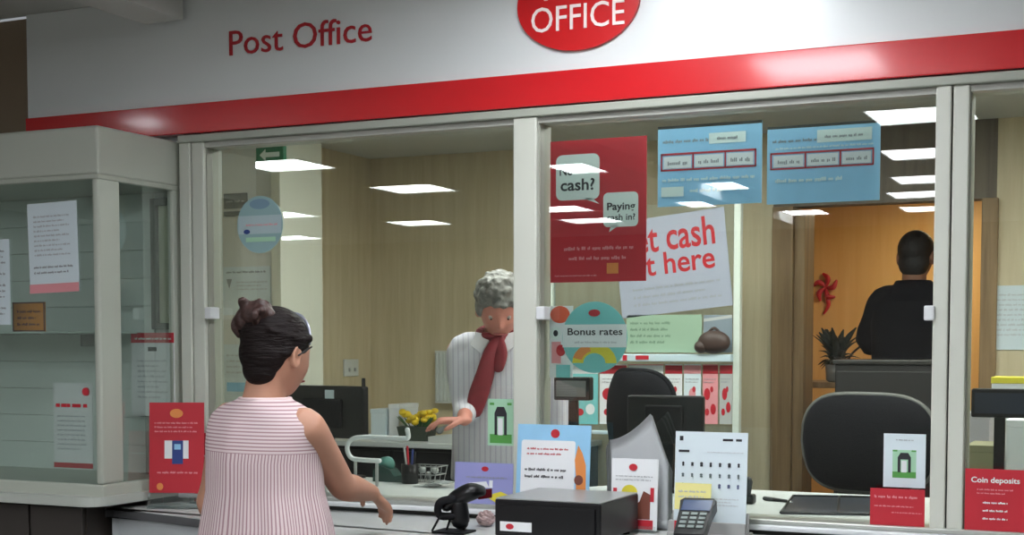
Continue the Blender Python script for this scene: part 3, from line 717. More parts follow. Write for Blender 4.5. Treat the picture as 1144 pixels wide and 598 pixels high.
s = poster('poster', 786, 818, 352, 394, YS-.006, mat('poster_slate', (128, 140, 150), .5), [('stripe', M_lgrey, [('p', [(0, .1), (1, 0), (1, .08), (0, .18)])])])
tag(s, 'slate grey sheet on the clear screen right of the green sheet', 'poster')
# brown rounded item on the rail: two lumps and a loop
q = at(798, 384, YS-.04)
b = NB(); ell(b, (0, 0, 0), (.072, .035, .05)); ell(b, (-.055, -.005, -.02), (.03, .03, .028)); tube(b, [(-.03, 0, .035), (0, 0, .06), (.03, 0, .035)], .006, 8)
o = obj('brown_item', b, mat('rounded_brown', (66, 48, 42), .5), None, True); o.location = (q.x, YS-.045, zr+.016+.052)
tag(o, 'small rounded brown item on the rail of the clear screen', 'bag')
# leaflets hanging from the rail, all different
lf = [(702, 741, 'pink leaflet under the left part of the leaflet rail', M_prpink, M_paper), (743, 762, 'white leaflet with red head, second from the left under the leaflet rail', M_paper, M_prred), (764, 783, 'pale leaflet with red flowers, third from the left under the leaflet rail', M_paperb, M_prpink),
      (785, 802, 'red and white leaflet, fourth from the left under the leaflet rail', M_prpink, M_prred), (804, 818, 'grey leaflet at the right end under the leaflet rail', M_lgrey, M_prred), (640, 668, 'pale blue leaflet under the rail, behind the round sticker', M_prteal, M_paper), (670, 700, 'white leaflet at the left under the rail, behind the dark chair', M_paper, M_prred)]
for i, (l, r, lab, m1, m2) in enumerate(lf):
    s = poster('leaflet', l, r, 407, 474, YS-.012, m1, [('top_strip', m2, [('r', 0, .02, 1, .16)]), ('shapes', m2, [('e', .3+.1*(i % 3), .5, .2, .1), ('e', .7, .72+.03*(i % 2), .18, .09)]), ('dots', M_prred, [('e', .6, .42, .1, .05), ('e', .3, .8, .14, .06)]), ('text', M_inkg, [('l', .1, .22, .9, .32, 2)])])
    tag(s, lab, 'leaflet', 'leaflets under the rail of the clear screen')

# ------------------------------------------------------------------ office chairs
def chair(name, x, y, rz, wd, z0, z1, label, lean=8, arms=True, rim=M_mesh):
    t = empty(name, (x, y, ZF), rz); tag(t, label, 'office chair')
    zs = .78-ZF
    b = NB(); H = z1-z0; zc = (z0+z1)/2-ZF; n = 44; ln = math.radians(lean)
    # curved backrest: super-ellipse outline, thick, wrapped backwards at the sides
    fr, bk = [], []
    rings = []
    for rr in (0.0, .35, .7, .92, 1.0):
        l = []
        for k in range(n):
            a = 2*PI*k/n; c, s_ = math.cos(a), math.sin(a); p = 2/3.6
            u = math.copysign(abs(c)**p, c)*rr; v = math.copysign(abs(s_)**p, s_)*rr
            l.append((u, v))
        rings.append(l)
    def pt(u, v, side):
        wv = wd/2*(1-.10*max(0, v)**2-.06*max(0, -v))
        yy = -.07*u*u + (-.03*v*v) + side - math.tan(ln)*(-v)*H/2*-1*-1
        edge = max(abs(u), abs(v))
        return Vector((u*wv, yy, zc+v*H/2))
    VS = []
    for side, th in ((-.022, 1), (.022, 1)):
        vv = [[bm_v for bm_v in [b.verts.new(pt(u, v, side*(1-.6*(i == 4)))) for (u, v) in rings[i]]] for i in range(1, 5)]
        c0 = b.verts.new(pt(0, 0, side)); VS.append(vv)
        for k in range(n): b.faces.new((c0, vv[0][k], vv[0][(k+1) % n]))
        for i in range(3):
            for k in range(n): b.faces.new((vv[i][k], vv[i+1][k], vv[i+1][(k+1) % n], vv[i][(k+1) % n]))
    for k in range(n): b.faces.new((VS[0][3][k], VS[1][3][k], VS[1][3][(k+1) % n], VS[0][3][(k+1) % n]))
    obj('backrest', b, M_mesh, t, True, recalc=True)
    b = NB(); pts = [pt(u, v, 0) for u, v in rings[4]]; tube(b, pts+[pts[0]], .011, 8, 1); obj('back_rim', b, rim, t, True)
    b = NB(); bx(b, -.24, .24, -.02, .46, zs-.035, zs+.035, .03, seg=4); obj('seat', b, M_blackm, t, True)
    b = NB(); tube(b, [(0, -.03, z0+.1-ZF), (0, -.07, zs+.02), (0, .05, zs-.06), (0, .22, zs-.06)], [.02, .02, .02, .025], 10); obj('back_support', b, M_black, t, True)
    b = NB(); tube(b, [(0, .22, zs-.03), (0, .22, .1)], [.028, .028], 14, 1); obj('gas_lift', b, M_steel, t, True)
    for k in range(5):
        a = 2*PI*k/5+.3; e = Vector((.3*math.cos(a), .22+.3*math.sin(a), .075))
        b = NB(); tube(b, [(0, .22, .11), e], [.025, .016], 8, 1); lg = obj('base_leg', b, M_black, t, True)
        b = NB(); tube(b, [e+Vector((-.012, 0, -.045)), e+Vector((.012, 0, -.045))], [.026, .026], 12, 1); obj('castor', b, M_black, lg, True)
    if arms:
        for s_ in (-1, 1):
            b = NB(); tube(b, [(s_*.24, .2, zs-.03), (s_*.29, .2, zs+.02), (s_*.29, .18, zs+.2)], [.015, .015, .015], 8); bx(b, s_*.29-.035, s_*.29+.035, .05, .3, zs+.2, zs+.23, .012); obj('armrest', b, M_black, t, True)
c_ = at(960, 500, 1.5)
chair('office_chair', c_.x, 1.55, math.radians(172), .53, .93, at(960, 441, 1.55).z, 'large black high-backed office chair behind the right half of the middle window', 4, arms=False, rim=mat('rim_grey', (96, 96, 92), .4))
c_ = at(703, 470, 1.45)
chair('office_chair', c_.x, 1.45, math.radians(150), .42, .96, at(715, 414, 1.45).z, 'black office chair behind the small screen, left half of the middle window', 4)
c_ = at(760, 470, 1.7)
# dark cabinet and clutter in front of the doorway
q0_, q1_ = at(933, 402, 2.25), at(1045, 402, 2.25)
dc = empty('dark_cabinet', ((q0_.x+q1_.x)/2, 2.25, ZF)); tag(dc, 'tall dark cabinet in front of the open doorway', 'cabinet')
W_ = q1_.x-q0_.x; H_ = q0_.z-ZF
b = NB(); bx(b, -W_/2, W_/2, 0, .3, 0, H_-.02, .004); obj('body', b, mat('dark_brown_black', (36, 34, 32), .45), dc)
b = NB(); bx(b, -W_/2-.01, W_/2+.01, -.012, .31, H_-.02, H_, .004); obj('top', b, mat('cab_top', (52, 50, 46), .35), dc)
for k in range(3):
    b = NB(); z = .08+k*(H_-.12)/3; bx(b, -W_/2+.01, W_/2-.01, -.014, 0, z, z+(H_-.12)/3-.01, .003); d = obj('drawer', b, mat('dark_brown_black', (36, 34, 32), .45), dc)
    b = NB(); bx(b, -.06, .06, -.026, -.014, z+.2, z+.215, .003); obj('handle', b, mat('brass_dull', (110, 96, 60), .4, metal=.8), d)
# desk clutter seen through the door: desk with telephone, lamp and papers
qd = at(945, 436, 3.3)
dt = empty('back_room_desk', (-1.1, 3.5, ZF)); tag(dt, 'dark desk in the orange back room beyond the doorway', 'desk')
zd = at(945, 440, 3.3).z-ZF+.06
b = NB(); bx(b, -.75, .15, -.3, .2, zd-.03, zd, .004); obj('desktop', b, M_wooddk, dt)
for x in (-.7, .1):
    b = NB(); bx(b, x-.03, x+.03, -.28, .18, 0, zd-.03, .003); obj('leg', b, M_cab, dt)
def on_desk(px, y, name, lab, cat, build):
    q = at(px, 400, y); e = empty(name, (q.x, y, ZF+zd)); tag(e, lab, cat); build(e); return e
def plant(e):
    b = NB(); lathe(b, [(.035, 0), (.05, .01), (.055, .09), (.05, .09), (.045, .07)], seg=16); obj('pot', b, M_grey, e, True)
    b = NB()
    for k in range(60):
        a = random.uniform(0, 2*PI); r = random.uniform(.04, .13); h = random.uniform(-.02, .2)
        p0 = Vector((0, 0, .08)); p2 = Vector((r*math.cos(a), r*math.sin(a), .08+h)); pm = (p0+p2)/2+Vector((0, 0, .03))
        tube(b, [p0, pm, p2], [.004, .017, .004], 6, 3, flat=.3)
    obj('foliage', b, mat('dark_leaf', (46, 54, 48), .6, var=.4), e, True)
on_desk(934, 3.27, 'potted_plant', 'small dark leafy plant at the left edge of the open doorway', 'plant', plant)
def dlamp(e):
    b = NB(); lathe(b, [(.05, 0), (.05, .012), (.012, .02), (.01, .03)], seg=18); obj('base', b, M_black, e, True)
    b = NB(); tube(b, [(0, 0, .02), (-.03, 0, .12), (.05, 0, .2)], .006, 8); obj('arm', b, M_black, e, True)
    b = NB(); tube(b, [(.045, 0, .205), (.1, 0, .19)], [.018, .034], 14, 1); obj('shade', b, M_black, e, True)
on_desk(955, 3.6, 'desk_lamp', 'small black desk lamp on the back room desk', 'lamp', dlamp)
def papers(e):
    b = NB()
    for k in range(5): bx(b, -.1+.006*k, .09-.004*k, -.12, .1, .004*k, .004*k+.003)
    obj('sheets', b, M_paper, e)
on_desk(985, 3.35, 'paper_stack', 'flat stack of white papers on the back room desk', 'papers', papers)

# ------------------------------------------------------------------ screens, monitors and scales
ZD = 1.003
def monitor(name, l, r, t, Y, rz, label, bot, extra=None, back=True):
    p0, p1 = at(l, t, Y), at(r, t, Y); W = p1.x-p0.x; zt_ = at((l+r)/2, t, Y).z; zb = at((l+r)/2, bot, Y).z
    e = empty(name, ((p0.x+p1.x)/2, Y, ZD), rz); tag(e, label, 'monitor')
    b = NB(); bx(b, -W/2, W/2, -.02, .02, zb-ZD, zt_-ZD, .008, seg=3); obj('casing', b, M_black, e)
    b = NB(); bx(b, -W/2+.012, W/2-.012, .0201, .022, zb-ZD+.015, zt_-ZD-.012); obj('screen', b, M_screen, e)
    b = NB(); bx(b, -.03, .03, -.015, .015, .01, zb-ZD+.05, .004); obj('neck', b, M_black, e)
    b = NB(); bx(b, -.11, .11, -.08, .1, 0, .012, .005); obj('foot', b, M_black, e)
    if back: b = NB(); bx(b, -W/4, W/4, -.035, -.02, (zb+zt_)/2-ZD-.06, (zb+zt_)/2-ZD+.05, .008); obj('rear_cover', b, M_blackm, e)
    if extra: extra(e, W, zt_-ZD, zb-ZD)
    return e
def lbl(e, W, zt_, zb):
    b = NB(); bx(b, W*.5-.17, W*.5-.13, -.0245, -.0205, zt_-.065, zt_-.015); obj('label_sticker', b, M_paperb, e)
    b = NB(); bx(b, W/2-.012, W/2+.0, -.012, .0, zt_-.01, zt_+.03, .003); obj('aerial', b, M_black, e)
monitor('monitor', 318, 412, 431, .5, math.radians(-6), 'black monitor with a white label, just right of the woman at the counter', 489, lbl)
monitor('monitor', 703, 786, 442, .62, math.radians(4), 'wide dark monitor seen from behind, left of the clear screen post', 496)
def display(name, l, r, t, b_, Y, label, foot_z=ZD, m=M_grey):
    p0, p1 = at(l, t, Y), at(r, t, Y); W = p1.x-p0.x; z1, z0 = p0.z, at(l, b_, Y).z
    e = empty(name, ((p0.x+p1.x)/2, Y, foot_z)); tag(e, label, 'display')
    b = NB(); bx(b, -W/2, W/2, -.02, .02, z0-foot_z, z1-foot_z, .006, seg=3); obj('head', b, M_black, e)
    b = NB(); bx(b, -W/2+.01, W/2-.012, -.0215, -.0202, z0-foot_z+.012, z1-foot_z-.012); obj('screen', b, m, e)
    b = NB(); bx(b, -.015, .015, -.012, .012, .01, z0-foot_z+.005, .004); obj('pole', b, M_black, e)
    b = NB(); bx(b, -.06, .06, -.05, .05, 0, .012, .004); obj('foot', b, M_black, e)
display('customer_display', 621, 661, 421, 447, .3, 'small grey pole display left of the black chair, behind the round sticker')
display('customer_display', 1086, 1150, 434, 466, .3, 'black pole display in the right window above the coin leaflet', m=M_navy)
# yellow label box, cartons beside the right display
def carton(l, r, t, b_, Y, D, name, label, m, lid=None, base=ZD):
    p0, p1 = at(l, t, Y), at(r, t, Y); W = p1.x-p0.x; h = p0.z-base
    if b_ is not None: base = at(l, b_, Y).z; h = p0.z-base
    e = empty(name, ((p0.x+p1.x)/2, Y, base)); tag(e, label, 'box')
    b = NB(); bx(b, -W/2, W/2, 0, D, 0, h, .003); obj('body', b, m, e)
    b = NB(); bx(b, -W/2-.002, W/2+.002, -.002, D+.002, h-.02 if h > .05 else h*.6, h+.002, .002); obj('lid', b, lid or m, e)
carton(1080, 1112, 498, None, .45, .2, 'carton', 'low olive carton on the desk in the right window', mat('olive_card', (132, 128, 96), .7))
carton(1124, 1156, 470, None, .55, .15, 'carton', 'taller white carton on the desk at the right edge', M_paper)
carton(1078, 1106, 462, None, .78, .15, 'carton', 'tall pale carton behind the black display in the right window', mat('grey_card', (176, 170, 172), .7))
carton(1108, 1150, 422, None, 1.0, .12, 'carton', 'tall white carton with a yellow lid at the right edge', M_paper, M_pryel)
# tray on desk
p = [atz(886, 556, ZD), atz(990, 558, ZD), atz(1000, 577, ZD), atz(872, 575, ZD)]
b = NB()
x0, x1 = p[3].x+.0, p[1].x+.12; y0, y1 = p[3].y, p[1].y
prism(b, [(p[3].x, p[3].y), (p[2].x, p[2].y), (p[1].x, p[1].y), (p[0].x, p[0].y)], 'z', ZD+.0005, ZD+.004)
tr = obj('cash_tray', b, mat('tray_dark_blue', (40, 46, 56), .3), None); tag(tr, 'dark flat tray on the white desk under the large black chair', 'tray')
b = NB()
def edge(a, c): tube(b, [(a.x, a.y, ZD+.006), (c.x, c.y, ZD+.006)], .004, 6, 1)
for i in range(4): edge(p[i], p[(i+1) % 4])
a = (p[0]+p[1])/2; c = (p[2]+p[3])/2; edge(a, c); obj('rim', b, M_black, tr)
# microphone/scanner foot black thing beside the pictogram card
q = atz(842, 560, ZD)
e = empty('hand_stamp', (q.x, q.y-.08, ZD)); tag(e, 'small black stamp lying behind the pictogram card', 'stamp')
b = NB(); bx(b, -.025, .025, -.02, .02, 0, .03, .006); obj('base', b, M_black, e); b = NB(); tube(b, [(0, 0, .03), (0, 0, .07)], [.012, .018], 10, 1); obj('knob', b, M_black, e, True)
e = empty('pen', (q.x+.05, q.y+.02, ZD)); tag(e, 'short black pen lying on the white desk right of the pictogram card', 'pen')
b = NB(); tube(b, [(-.02, 0, .008), (.06, -.03, .006)], [.007, .005], 8, 1); obj('barrel', b, M_black, e, True)
b = NB(); tube(b, [(.062, -.031, .006), (.078, -.037, .004)], [.004, .001], 8, 1); obj('tip', b, M_chrome, e, True)

# ------------------------------------------------------------------ left desk clutter behind window 1
Yt = .3
def pz(x, y, Y=Yt): return at(x, y, Y)
e = empty('tube_rail', (pz(420, 540).x, Yt, ZD)); tag(e, 'bent white metal tube rail standing on the desk behind the left window', 'rail')
o_ = Vector(e.location)
b = NB(); tube(b, [pz(455, 480)-o_, pz(456, 489)-o_, pz(450, 490)-o_, pz(425, 489)-o_, pz(400, 489)-o_, pz(390, 494)-o_, pz(388, 503)-o_, pz(393, 512)-o_, pz(404, 514)-o_, pz(424, 515)-o_], .0085, 10, 5); obj('tube', b, M_railw, e, True)
for px in (397, 421):
    b = NB(); a = pz(px, 514)-o_; tube(b, [a, (a.x, 0, .008)], .006, 8, 1); obj('leg', b, M_steel, e, True)
# tape dispenser
q = at(437, 530, .52)
e = empty('tape_dispenser', (q.x, .52, ZD)); tag(e, 'dark green tape dispenser on the desk behind the left window', 'tape dispenser')
b = NB(); prism(b, [(-.06, 0), (.07, 0), (.07, .03), (.03, .02), (.01, .045), (-.03, .06), (-.06, .04)], 'y', -.03, .03); obj('body', b, mat('green_plastic', (28, 62, 56), .3), e)
b = NB(); tube(b, [(-.02, -.012, .06), (-.02, .012, .06)], [.03, .03], 20, 1, closed_ends=False); obj('tape_roll', b, mat('tape_teal', (96, 150, 140), .3), e, True)
q = at(458, 533, .48)
e = empty('pen_pot', (q.x, .48, ZD)); tag(e, 'black pot with pens right of the green tape dispenser', 'pen pot')
b = NB(); lathe(b, [(.028, 0), (.03, .002), (.032, .07), (.029, .07), (.027, .01)], seg=20); obj('pot', b, M_black, e, True)
for k in range(4):
    a = k*1.6; b = NB(); tube(b, [(.008*math.cos(a), .008*math.sin(a), .012), (.022*math.cos(a), .022*math.sin(a), .11+.008*k)], .004, 8, 1); obj('pen', b, [M_black, M_prdblue, M_lgrey, M_prred][k], e, True)
q = at(474, 525, .54)
e = empty('wire_basket', (q.x, .55, ZD)); tag(e, 'grey wire basket of oddments on the desk by the grey haired clerk', 'basket')
b = NB()
for z in (.004, .03, .06): 
    r_ = .055+z*.25; tube(b, [(-r_, -.04, z), (r_, -.04, z), (r_, .04, z), (-r_, .04, z), (-r_, -.04, z)], .0022, 6, 1)
for k in range(7):
    x = -.055+.11*k/6; tube(b, [(x*1.25, -.04, .06), (x, -.04, .004), (x, .04, .004), (x*1.25, .04, .06)], .0016, 5, 1)
obj('wires', b, M_steel, e)
for k in range(6):
    b = NB(); ell(b, (-.04+.016*k, random.uniform(-.02, .02), .025+.01*(k % 3)), (.014, .016, .014), u=10, v=8); obj('oddment', b, [M_grey, M_black, M_lgrey][k % 3], e, True)
# loose paper heap
b = NB()
for k, (px, a) in enumerate(((478, 0), (488, .4), (494, -.3))):
    q = at(px, 537, .40); R = Matrix.Rotation(a, 4, 'Z')
    def fn(u, v, q=q, R=R, k=k): p_ = R @ Vector(((u-.5)*.09, (v-.5)*.07, 0)); return Vector((q.x+p_.x, .40+p_.y, ZD+.002+.006*k+.018*u*u*(1-v)))
    grid_surf(b, fn, 6, 4)
r_ = bmesh.ops.solidify(b, geom=b.faces[:], thickness=.001)
o = obj('loose_papers', b, M_paper, None, True); tag(o, 'white loose papers heaped on the desk left of the lilac leaflet', 'papers')
# back cabinet things
zc_ = 1.025
def bcat(px, y): q = at(px, 470, y); return q.x
carton(414, 431, 452, 485, 2.2, .2, 'carton', 'white and grey box at the left on the back cabinet', M_paperb)
carton(434, 446, 446, 485, 2.2, .2, 'carton', 'slim white box standing left of the yellow flowers', M_paper)
for c in [o for o in COL.objects if o.name.startswith('carton') and o.location.y > 2]: c.location.z = zc_
e = empty('flower_tray', (bcat(466, 2.2), 2.2, zc_)); tag(e, 'yellow flowers in a dark tray on the back cabinet', 'flowers')
b = NB(); prism(b, [(-.07, 0), (.07, 0), (.09, .07), (-.09, .07)], 'y', -.05, .05); obj('tray', b, mat('tray_green_black', (48, 58, 46), .5), e)
b = NB()
for k in range(34): ell(b, (random.uniform(-.085, .085), random.uniform(-.05, .05), .09+random.uniform(0, .06)), (.02, .02, .014), u=8, v=6)
obj('blossom', b, mat('petal_yellow', (236, 196, 30), .5, var=.3, scale=30), e, True)
b = NB()
for k in range(12):
    x = random.uniform(-.08, .08); tube(b, [(x*.6, 0, .05), (x*1.2, -.02, .1), (x*1.5, -.03, .12)], [.003, .01, .002], 6, 2, flat=.3)
obj('leaf', b, mat('leaf_green', (70, 120, 60), .5), e, True)
e = empty('telephone', (bcat(508, 2.2), 2.15, zc_)); tag(e, 'pale desk telephone on the back cabinet behind the clerk\'s hand', 'telephone')
b = NB(); prism(b, [(-.08, 0), (.08, 0), (.08, .05), (-.08, .03)], 'y', -.08, .08); obj('body', b, M_lgrey, e)
b = NB(); tube(b, [(-.06, 0, .055), (-.03, 0, .07), (.03, 0, .085), (.06, 0, .075)], [.018, .012, .012, .018], 10); obj('handset', b, M_grey, e, True)

# ------------------------------------------------------------------ on the counter
def stand_card(name, l, r, t, Y, h, label, m, prints, lean=-8, cat='leaflet', rz=0, holder=True, thick=.003, zb=ZK, lift=0.0):
    p0, p1 = at(l, t, Y), at(r, t, Y); W = (p1.x-p0.x)
    e = empty(name, ((p0.x+p1.x)/2, Y, zb), rz); tag(e, label, cat)
    s = sheet('card', W, h, m, prints, (0, 0, 0), (0, 0, 0), thick, parent=e)
    a = math.radians(lean); s.rotation_euler = (a, 0, 0); s.location = (0, -math.sin(a)*h/2 if False else h/2*math.sin(-a), .006+lift+h/2*math.cos(a))
    b = NB(); bx(b, -W/2-.003, W/2+.003, -.022, .022, 0, .005, .001); bx(b, -W/2-.003, W/2+.003, -.022, -.019, .004, .02)
    if lift: bx(b, -W/2, W/2, -.018, .01, .005, .005+lift, .001)
    if holder: obj('holder', b, M_acryl, e)
    else: b.free()
    return e
# (1) red stand by the case
h = .30
e = stand_card('leaflet_stand', 171, 221, 447, -.195, h, 'red leaflet stand on the counter at the foot of the display case', M_prred, [
    ('picture', M_paper, [('r', .28, .42, .72, .62)]), ('picture_centre', M_prdblue, [('r', .42, .42, .62, .68)]), ('picture_screen', M_prblue, [('r', .46, .46, .58, .52)]), ('emblem', M_prora, [('e', .5, .12, .12, .05), ('e', .2, .93, .06, .04)]), ('text', M_prpink, [('l', .1, .2, .9, .34, 3), ('l', .15, .74, .9, .8, 1)])], -3, rz=math.radians(22), lift=.045)
s = stand_card('leaflet', 216, 240, 482, -.045, .235, 'narrow red leaflet tucked behind the red stand on the counter', M_prred, [('text', M_prwhite, [('l', .1, .3, .9, .36, 1)])], -3)
# (2) black till box with steel lid
xa, xb_ = at(556, 575, -.42).x, at(671, 575, -.42).x
bxh = .118
e = empty('cash_box', ((xa+xb_)/2, -.28, ZK)); tag(e, 'black box with brushed steel lid on the counter in front of the central post', 'cash box')
W_ = .315; 
b = NB(); bx(b, -W_/2, W_/2, -.15, .15, .012, bxh-.004, .004); obj('casing', b, M_black, e)
b = NB(); bx(b, -W_/2+.002, W_/2-.002, -.148, .148, bxh-.004, bxh, .002); obj('lid', b, M_steel, e)
b = NB(); bx(b, -W_/2+.015, W_/2-.015, -.156, -.15, .02, bxh-.018, .002); d = obj('drawer_front', b, M_black, e)
b = NB(); bx(b, -W_/2+.02, -W_/2+.115, -.1585, -.1562, .028, .054); st = obj('label', b, M_paper, e)
b = NB(); prism(b, [(-W_/2+.05+.012*math.cos(k*PI/8), .041+.008*math.sin(k*PI/8)) for k in range(16)], 'y', -.1592, -.1586); obj('label_emblem', b, M_prred, st)
for sx in (-1, 1):
    for sy in (-1, 1):
        b = NB(); lathe(b, [(.012, 0), (.012, .012)], (sx*.13, sy*.12, 0), 12); obj('foot', b, M_blackm, e)
# (3) blue bordered A4 behind the box
stand_card('leaflet_stand', 575, 657, 462, -.085, .297, 'upright sheet with a sky blue border and orange figure behind the steel lidded box', M_prblue, [
    ('white_area', M_paper, [('rr', .06, .16, .8, .9, .008)]), ('emblem', M_prred, [('e', .52, .09, .06, .045)]), ('heading', M_prred, [('l', .14, .22, .72, .32, 2)]), ('text', M_ink, [('l', .12, .42, .7, .56, 2), ('l', .25, .7, .6, .75, 1)]),
    ('figure', M_prora, [('p', [(.84, .2), (.9, .28), (.95, .4), (.97, .9), (.84, .9), (.82, .5), (.8, .35)])]), ('figure_detail', M_prbrown, [('e', .86, .55, .06, .05)])], -5)
# (4) white leaflet with yellow circle and dog-like picture
stand_card('leaflet_stand', 682, 734, 500, -.105, .205, 'white upright leaflet with a yellow circle and red foot right of the black box', M_paper, [
    ('photo', M_prbrown, [('p', [(.2, .85), (.25, .6), (.45, .7), (.62, .6), (.7, .45), (.85, .5), (.85, .85)])]), ('photo_light', M_prwhite, [('p', [(.2, .82), (.3, .62), (.42, .7), (.55, .82)])]), ('yellow_circle', M_pryel, [('e', .4, .48, .17, .11)]),
    ('red_foot', M_prred, [('r', .12, .86, .92, .99), ('r', .05, .42, .13, .7), ('r', .85, .4, .93, .6)]), ('emblem', M_prred, [('e', .47, .12, .09, .05)]), ('text', M_inkg, [('l', .1, .22, .9, .32, 2)])], -4)
# (5) curled brochures
e = empty('brochure_stack', (at(718, 540, -.045).x, -.045, ZK)); tag(e, 'thick stack of curling white brochures behind the yellow circle leaflet', 'brochures')
x_l, x_r, x_a = at(684, 500, -.045).x, at(748, 520, -.045).x, at(728, 461, -.045).x; za = at(728, 461, -.045).z
ex_ = e.location.x; ua = (x_a-x_l)/(x_r-x_l)
for k in range(6):
    b = NB()
    def fn(u, v, k=k):
        s1 = max(0, (ua-u)/ua); s2 = max(0, (u-ua)/(1-ua))
        zt_ = za-ZK-.005*k - .082*(1-(1-s1)**1.7) - .15*s2
        x = x_l+(x_r-x_l)*u-ex_-.005*k*(1-u)
        return Vector((x, .007*k-.006-.018*v*v*s1+.004*math.sin(3*u), .004+v*(zt_-.004)))
    grid_surf(b, fn, 24, 8); bmesh.ops.solidify(b, geom=b.faces[:], thickness=.0022)
    obj('brochure', b, M_paper if k % 2 == 0 else mat('brochure_grey', (176, 180, 176), .6), e, True)
# (6) pictogram card in a holder
pr = [('corner_mark', M_ink, [('r', .06, .05, .11, .10), ('r', .66, .07, .8, .095), ('r', .84, .07, .92, .095)]), ('row_head', M_ink, [('r', .05, .2, .2, .225), ('r', .05, .64, .2, .665)]), ('text', M_inkl, [('l', .45, .2, .95, .23, 1), ('l', .5, .7, .9, .8, 3)])]
for rI, v in enumerate((.355, .475, .585)):
    sh = []
    for cI in range(7):
        u = .12+.128*cI; r1 = random.uniform(.018, .028); r2 = random.uniform(.016, .024)
        sh += [('e', u, v-.012, r1*.8, r2*.7), ('r', u-r1*.7, v, u+r1*.7, v+r2*.9)]
    pr.append(('pictogram_row', [M_ink, mat('picto_slate', (90, 104, 108), .6), mat('picto_blue', (96, 104, 140), .6)][rI], sh))
e = stand_card('pictogram_card', 753, 834, 463, -.12, .262, 'upright white card with three rows of small pictograms in a holder', M_paperb, pr, -4, 'card', holder=False)
for c in e.children: c.location.z += .028
b = NB(); bx(b, -.112, .112, -.04, .06, 0, .012, .003); bx(b, -.112, .112, -.03, -.022, .01, .045, .002); bx(b, -.112, .112, .01, .016, .01, .07, .002); obj('holder', b, mat('holder_grey', (168, 168, 166), .3), e)
# sticky note on it
q = at(774, 551, -.155)
s = sheet('sticky_note', .105, .075, mat('note_yellow', (236, 228, 150), .7), [('text', M_inkl, [('l', .1, .2, .9, .6, 2)])], (q.x, -.155, q.z-.01), (math.radians(-6), 0, 0))
tag(s, 'pale yellow note stuck low on the pictogram card', 'note')
# (7) card terminal on a stand
q = at(779, 590, -.28)
e = empty('card_terminal', (q.x, -.31, ZK), math.radians(8)); tag(e, 'dark card terminal on a stalk in front of the pictogram card', 'card terminal')
R = Matrix.Translation((0, -.0, .066)) @ Matrix.Rotation(math.radians(-66), 4, 'X')
b = NB(); prism(b, [(-.040, -.09), (.040, -.09), (.044, .03), (.050, .085), (.04, .098), (-.04, .098), (-.050, .085), (-.044, .03)], 'y', -.016, .016); xf(b, R); obj('casing', b, M_black, e)
b = NB(); bx(b, -.040, .040, -.0175, -.0162, .03, .085, .0); xf(b, R); obj('screen', b, mat('terminal_screen', (70, 84, 118), .15), e)
b = NB()
for i in range(3):
    for j in range(4): bx(b, -.033+.024*i, -.015+.024*i, -.019, -.0162, .005-.022*j, .018-.022*j, .002)
xf(b, R); obj('keypad', b, mat('keypad_grey', (132, 144, 140), .5), e)
b = NB(); tube(b, [(0, .01, .05), (0, .02, .022)], [.018, .018], 12, 1); obj('stalk', b, M_black, e, True)
b = NB(); lathe(b, [(.05, 0), (.05, .006), (.02, .014)], (0, .02, 0), 24); obj('base', b, M_blackm, e)
q = at(757, 577, -.21)
e = sheet('leaflet_stub', .035, .05, M_prred, [('text', M_prpink, [('l', .1, .3, .9, .6, 1)])], (q.x+.006, -.205, ZK+.027), (math.radians(-5), 0, 0)); e.name = 'red_card'
tag(e, 'tiny red card standing left of the card terminal', 'card')
# (8) barcode scanner on its stand
q = at(515, 590, -.33)
e = empty('barcode_scanner', (q.x, -.33, ZK), math.radians(0)); tag(e, 'black handheld scanner resting in its stand left of the steel lidded box', 'scanner')
def sp(px, py, Y=-.33): return at(px, py, Y)-Vector(e.location)
b = NB(); tube(b, [sp(534, 549, -.30), sp(525, 550, -.32), sp(510, 557, -.33), sp(500, 565, -.34)], [.026, .033, .030, .022], 18, 4, flat=.8); obj('head', b, M_black, e, True)
b = NB(); bx(b, -.03, .03, -.006, .0, -.014, .014, .003); xf(b, Matrix.Translation(sp(541, 552, -.29)) @ Matrix.Rotation(math.radians(75), 4, 'Z')); obj('scan_window', b, mat('scan_window_red', (90, 24, 30), .1), e)
b = NB(); tube(b, [sp(512, 562), sp(514, 574), sp(514, 582)], [.026, .026, .027], 14, 4); obj('handle', b, M_black, e, True)
b = NB(); tube(b, [sp(506, 558, -.36), sp(493, 561, -.37), sp(489, 570, -.37), sp(493, 577, -.36), sp(507, 577, -.35)], [.012, .013, .011, .011, .010], 10, 5); obj('cradle', b, M_blackm, e, True)
for a_ in ((491, 578, 483, -.37), (503, 580, 499, -.34)):
    b = NB(); s0 = sp(a_[0], a_[1], a_[3]); s1 = sp(a_[2], 603, a_[3]); s1.z = .006; tube(b, [s0, s1], .0035, 8, 1); obj('wire_leg', b, M_blackm, e, True)
b = NB(); bx(b, -.07, .035, -.05, .03, 0, .006, .002); obj('base', b, M_blackm, e)
b = NB(); tube(b, [sp(516, 592)+Vector((0, .01, 0)), (.0, .04, .02), (-.04, .08, .012), (-.12, .16, .011), (-.1, .24, .011)], .004, 8, 6); obj('cable', b, M_black, e, True)
# crumpled wrapper between scanner and box
q = at(543, 568, -.18)
b = NB(); ell(b, (0, 0, .022), (.028, .03, .022), u=18, v=12)
for v in b.verts: v.co *= 1+random.uniform(-.16, .16)
zmin = min(v.co.z for v in b.verts)
for v in b.verts: v.co.z -= zmin
o = obj('crumpled_bag', b, mat('clear_pinkish', (186, 160, 158), .3, var=.3, scale=40)); o.location = (q.x, -.18, ZK+.0005); tag(o, 'small crumpled pinkish plastic bag between the scanner and the black box', 'bag')
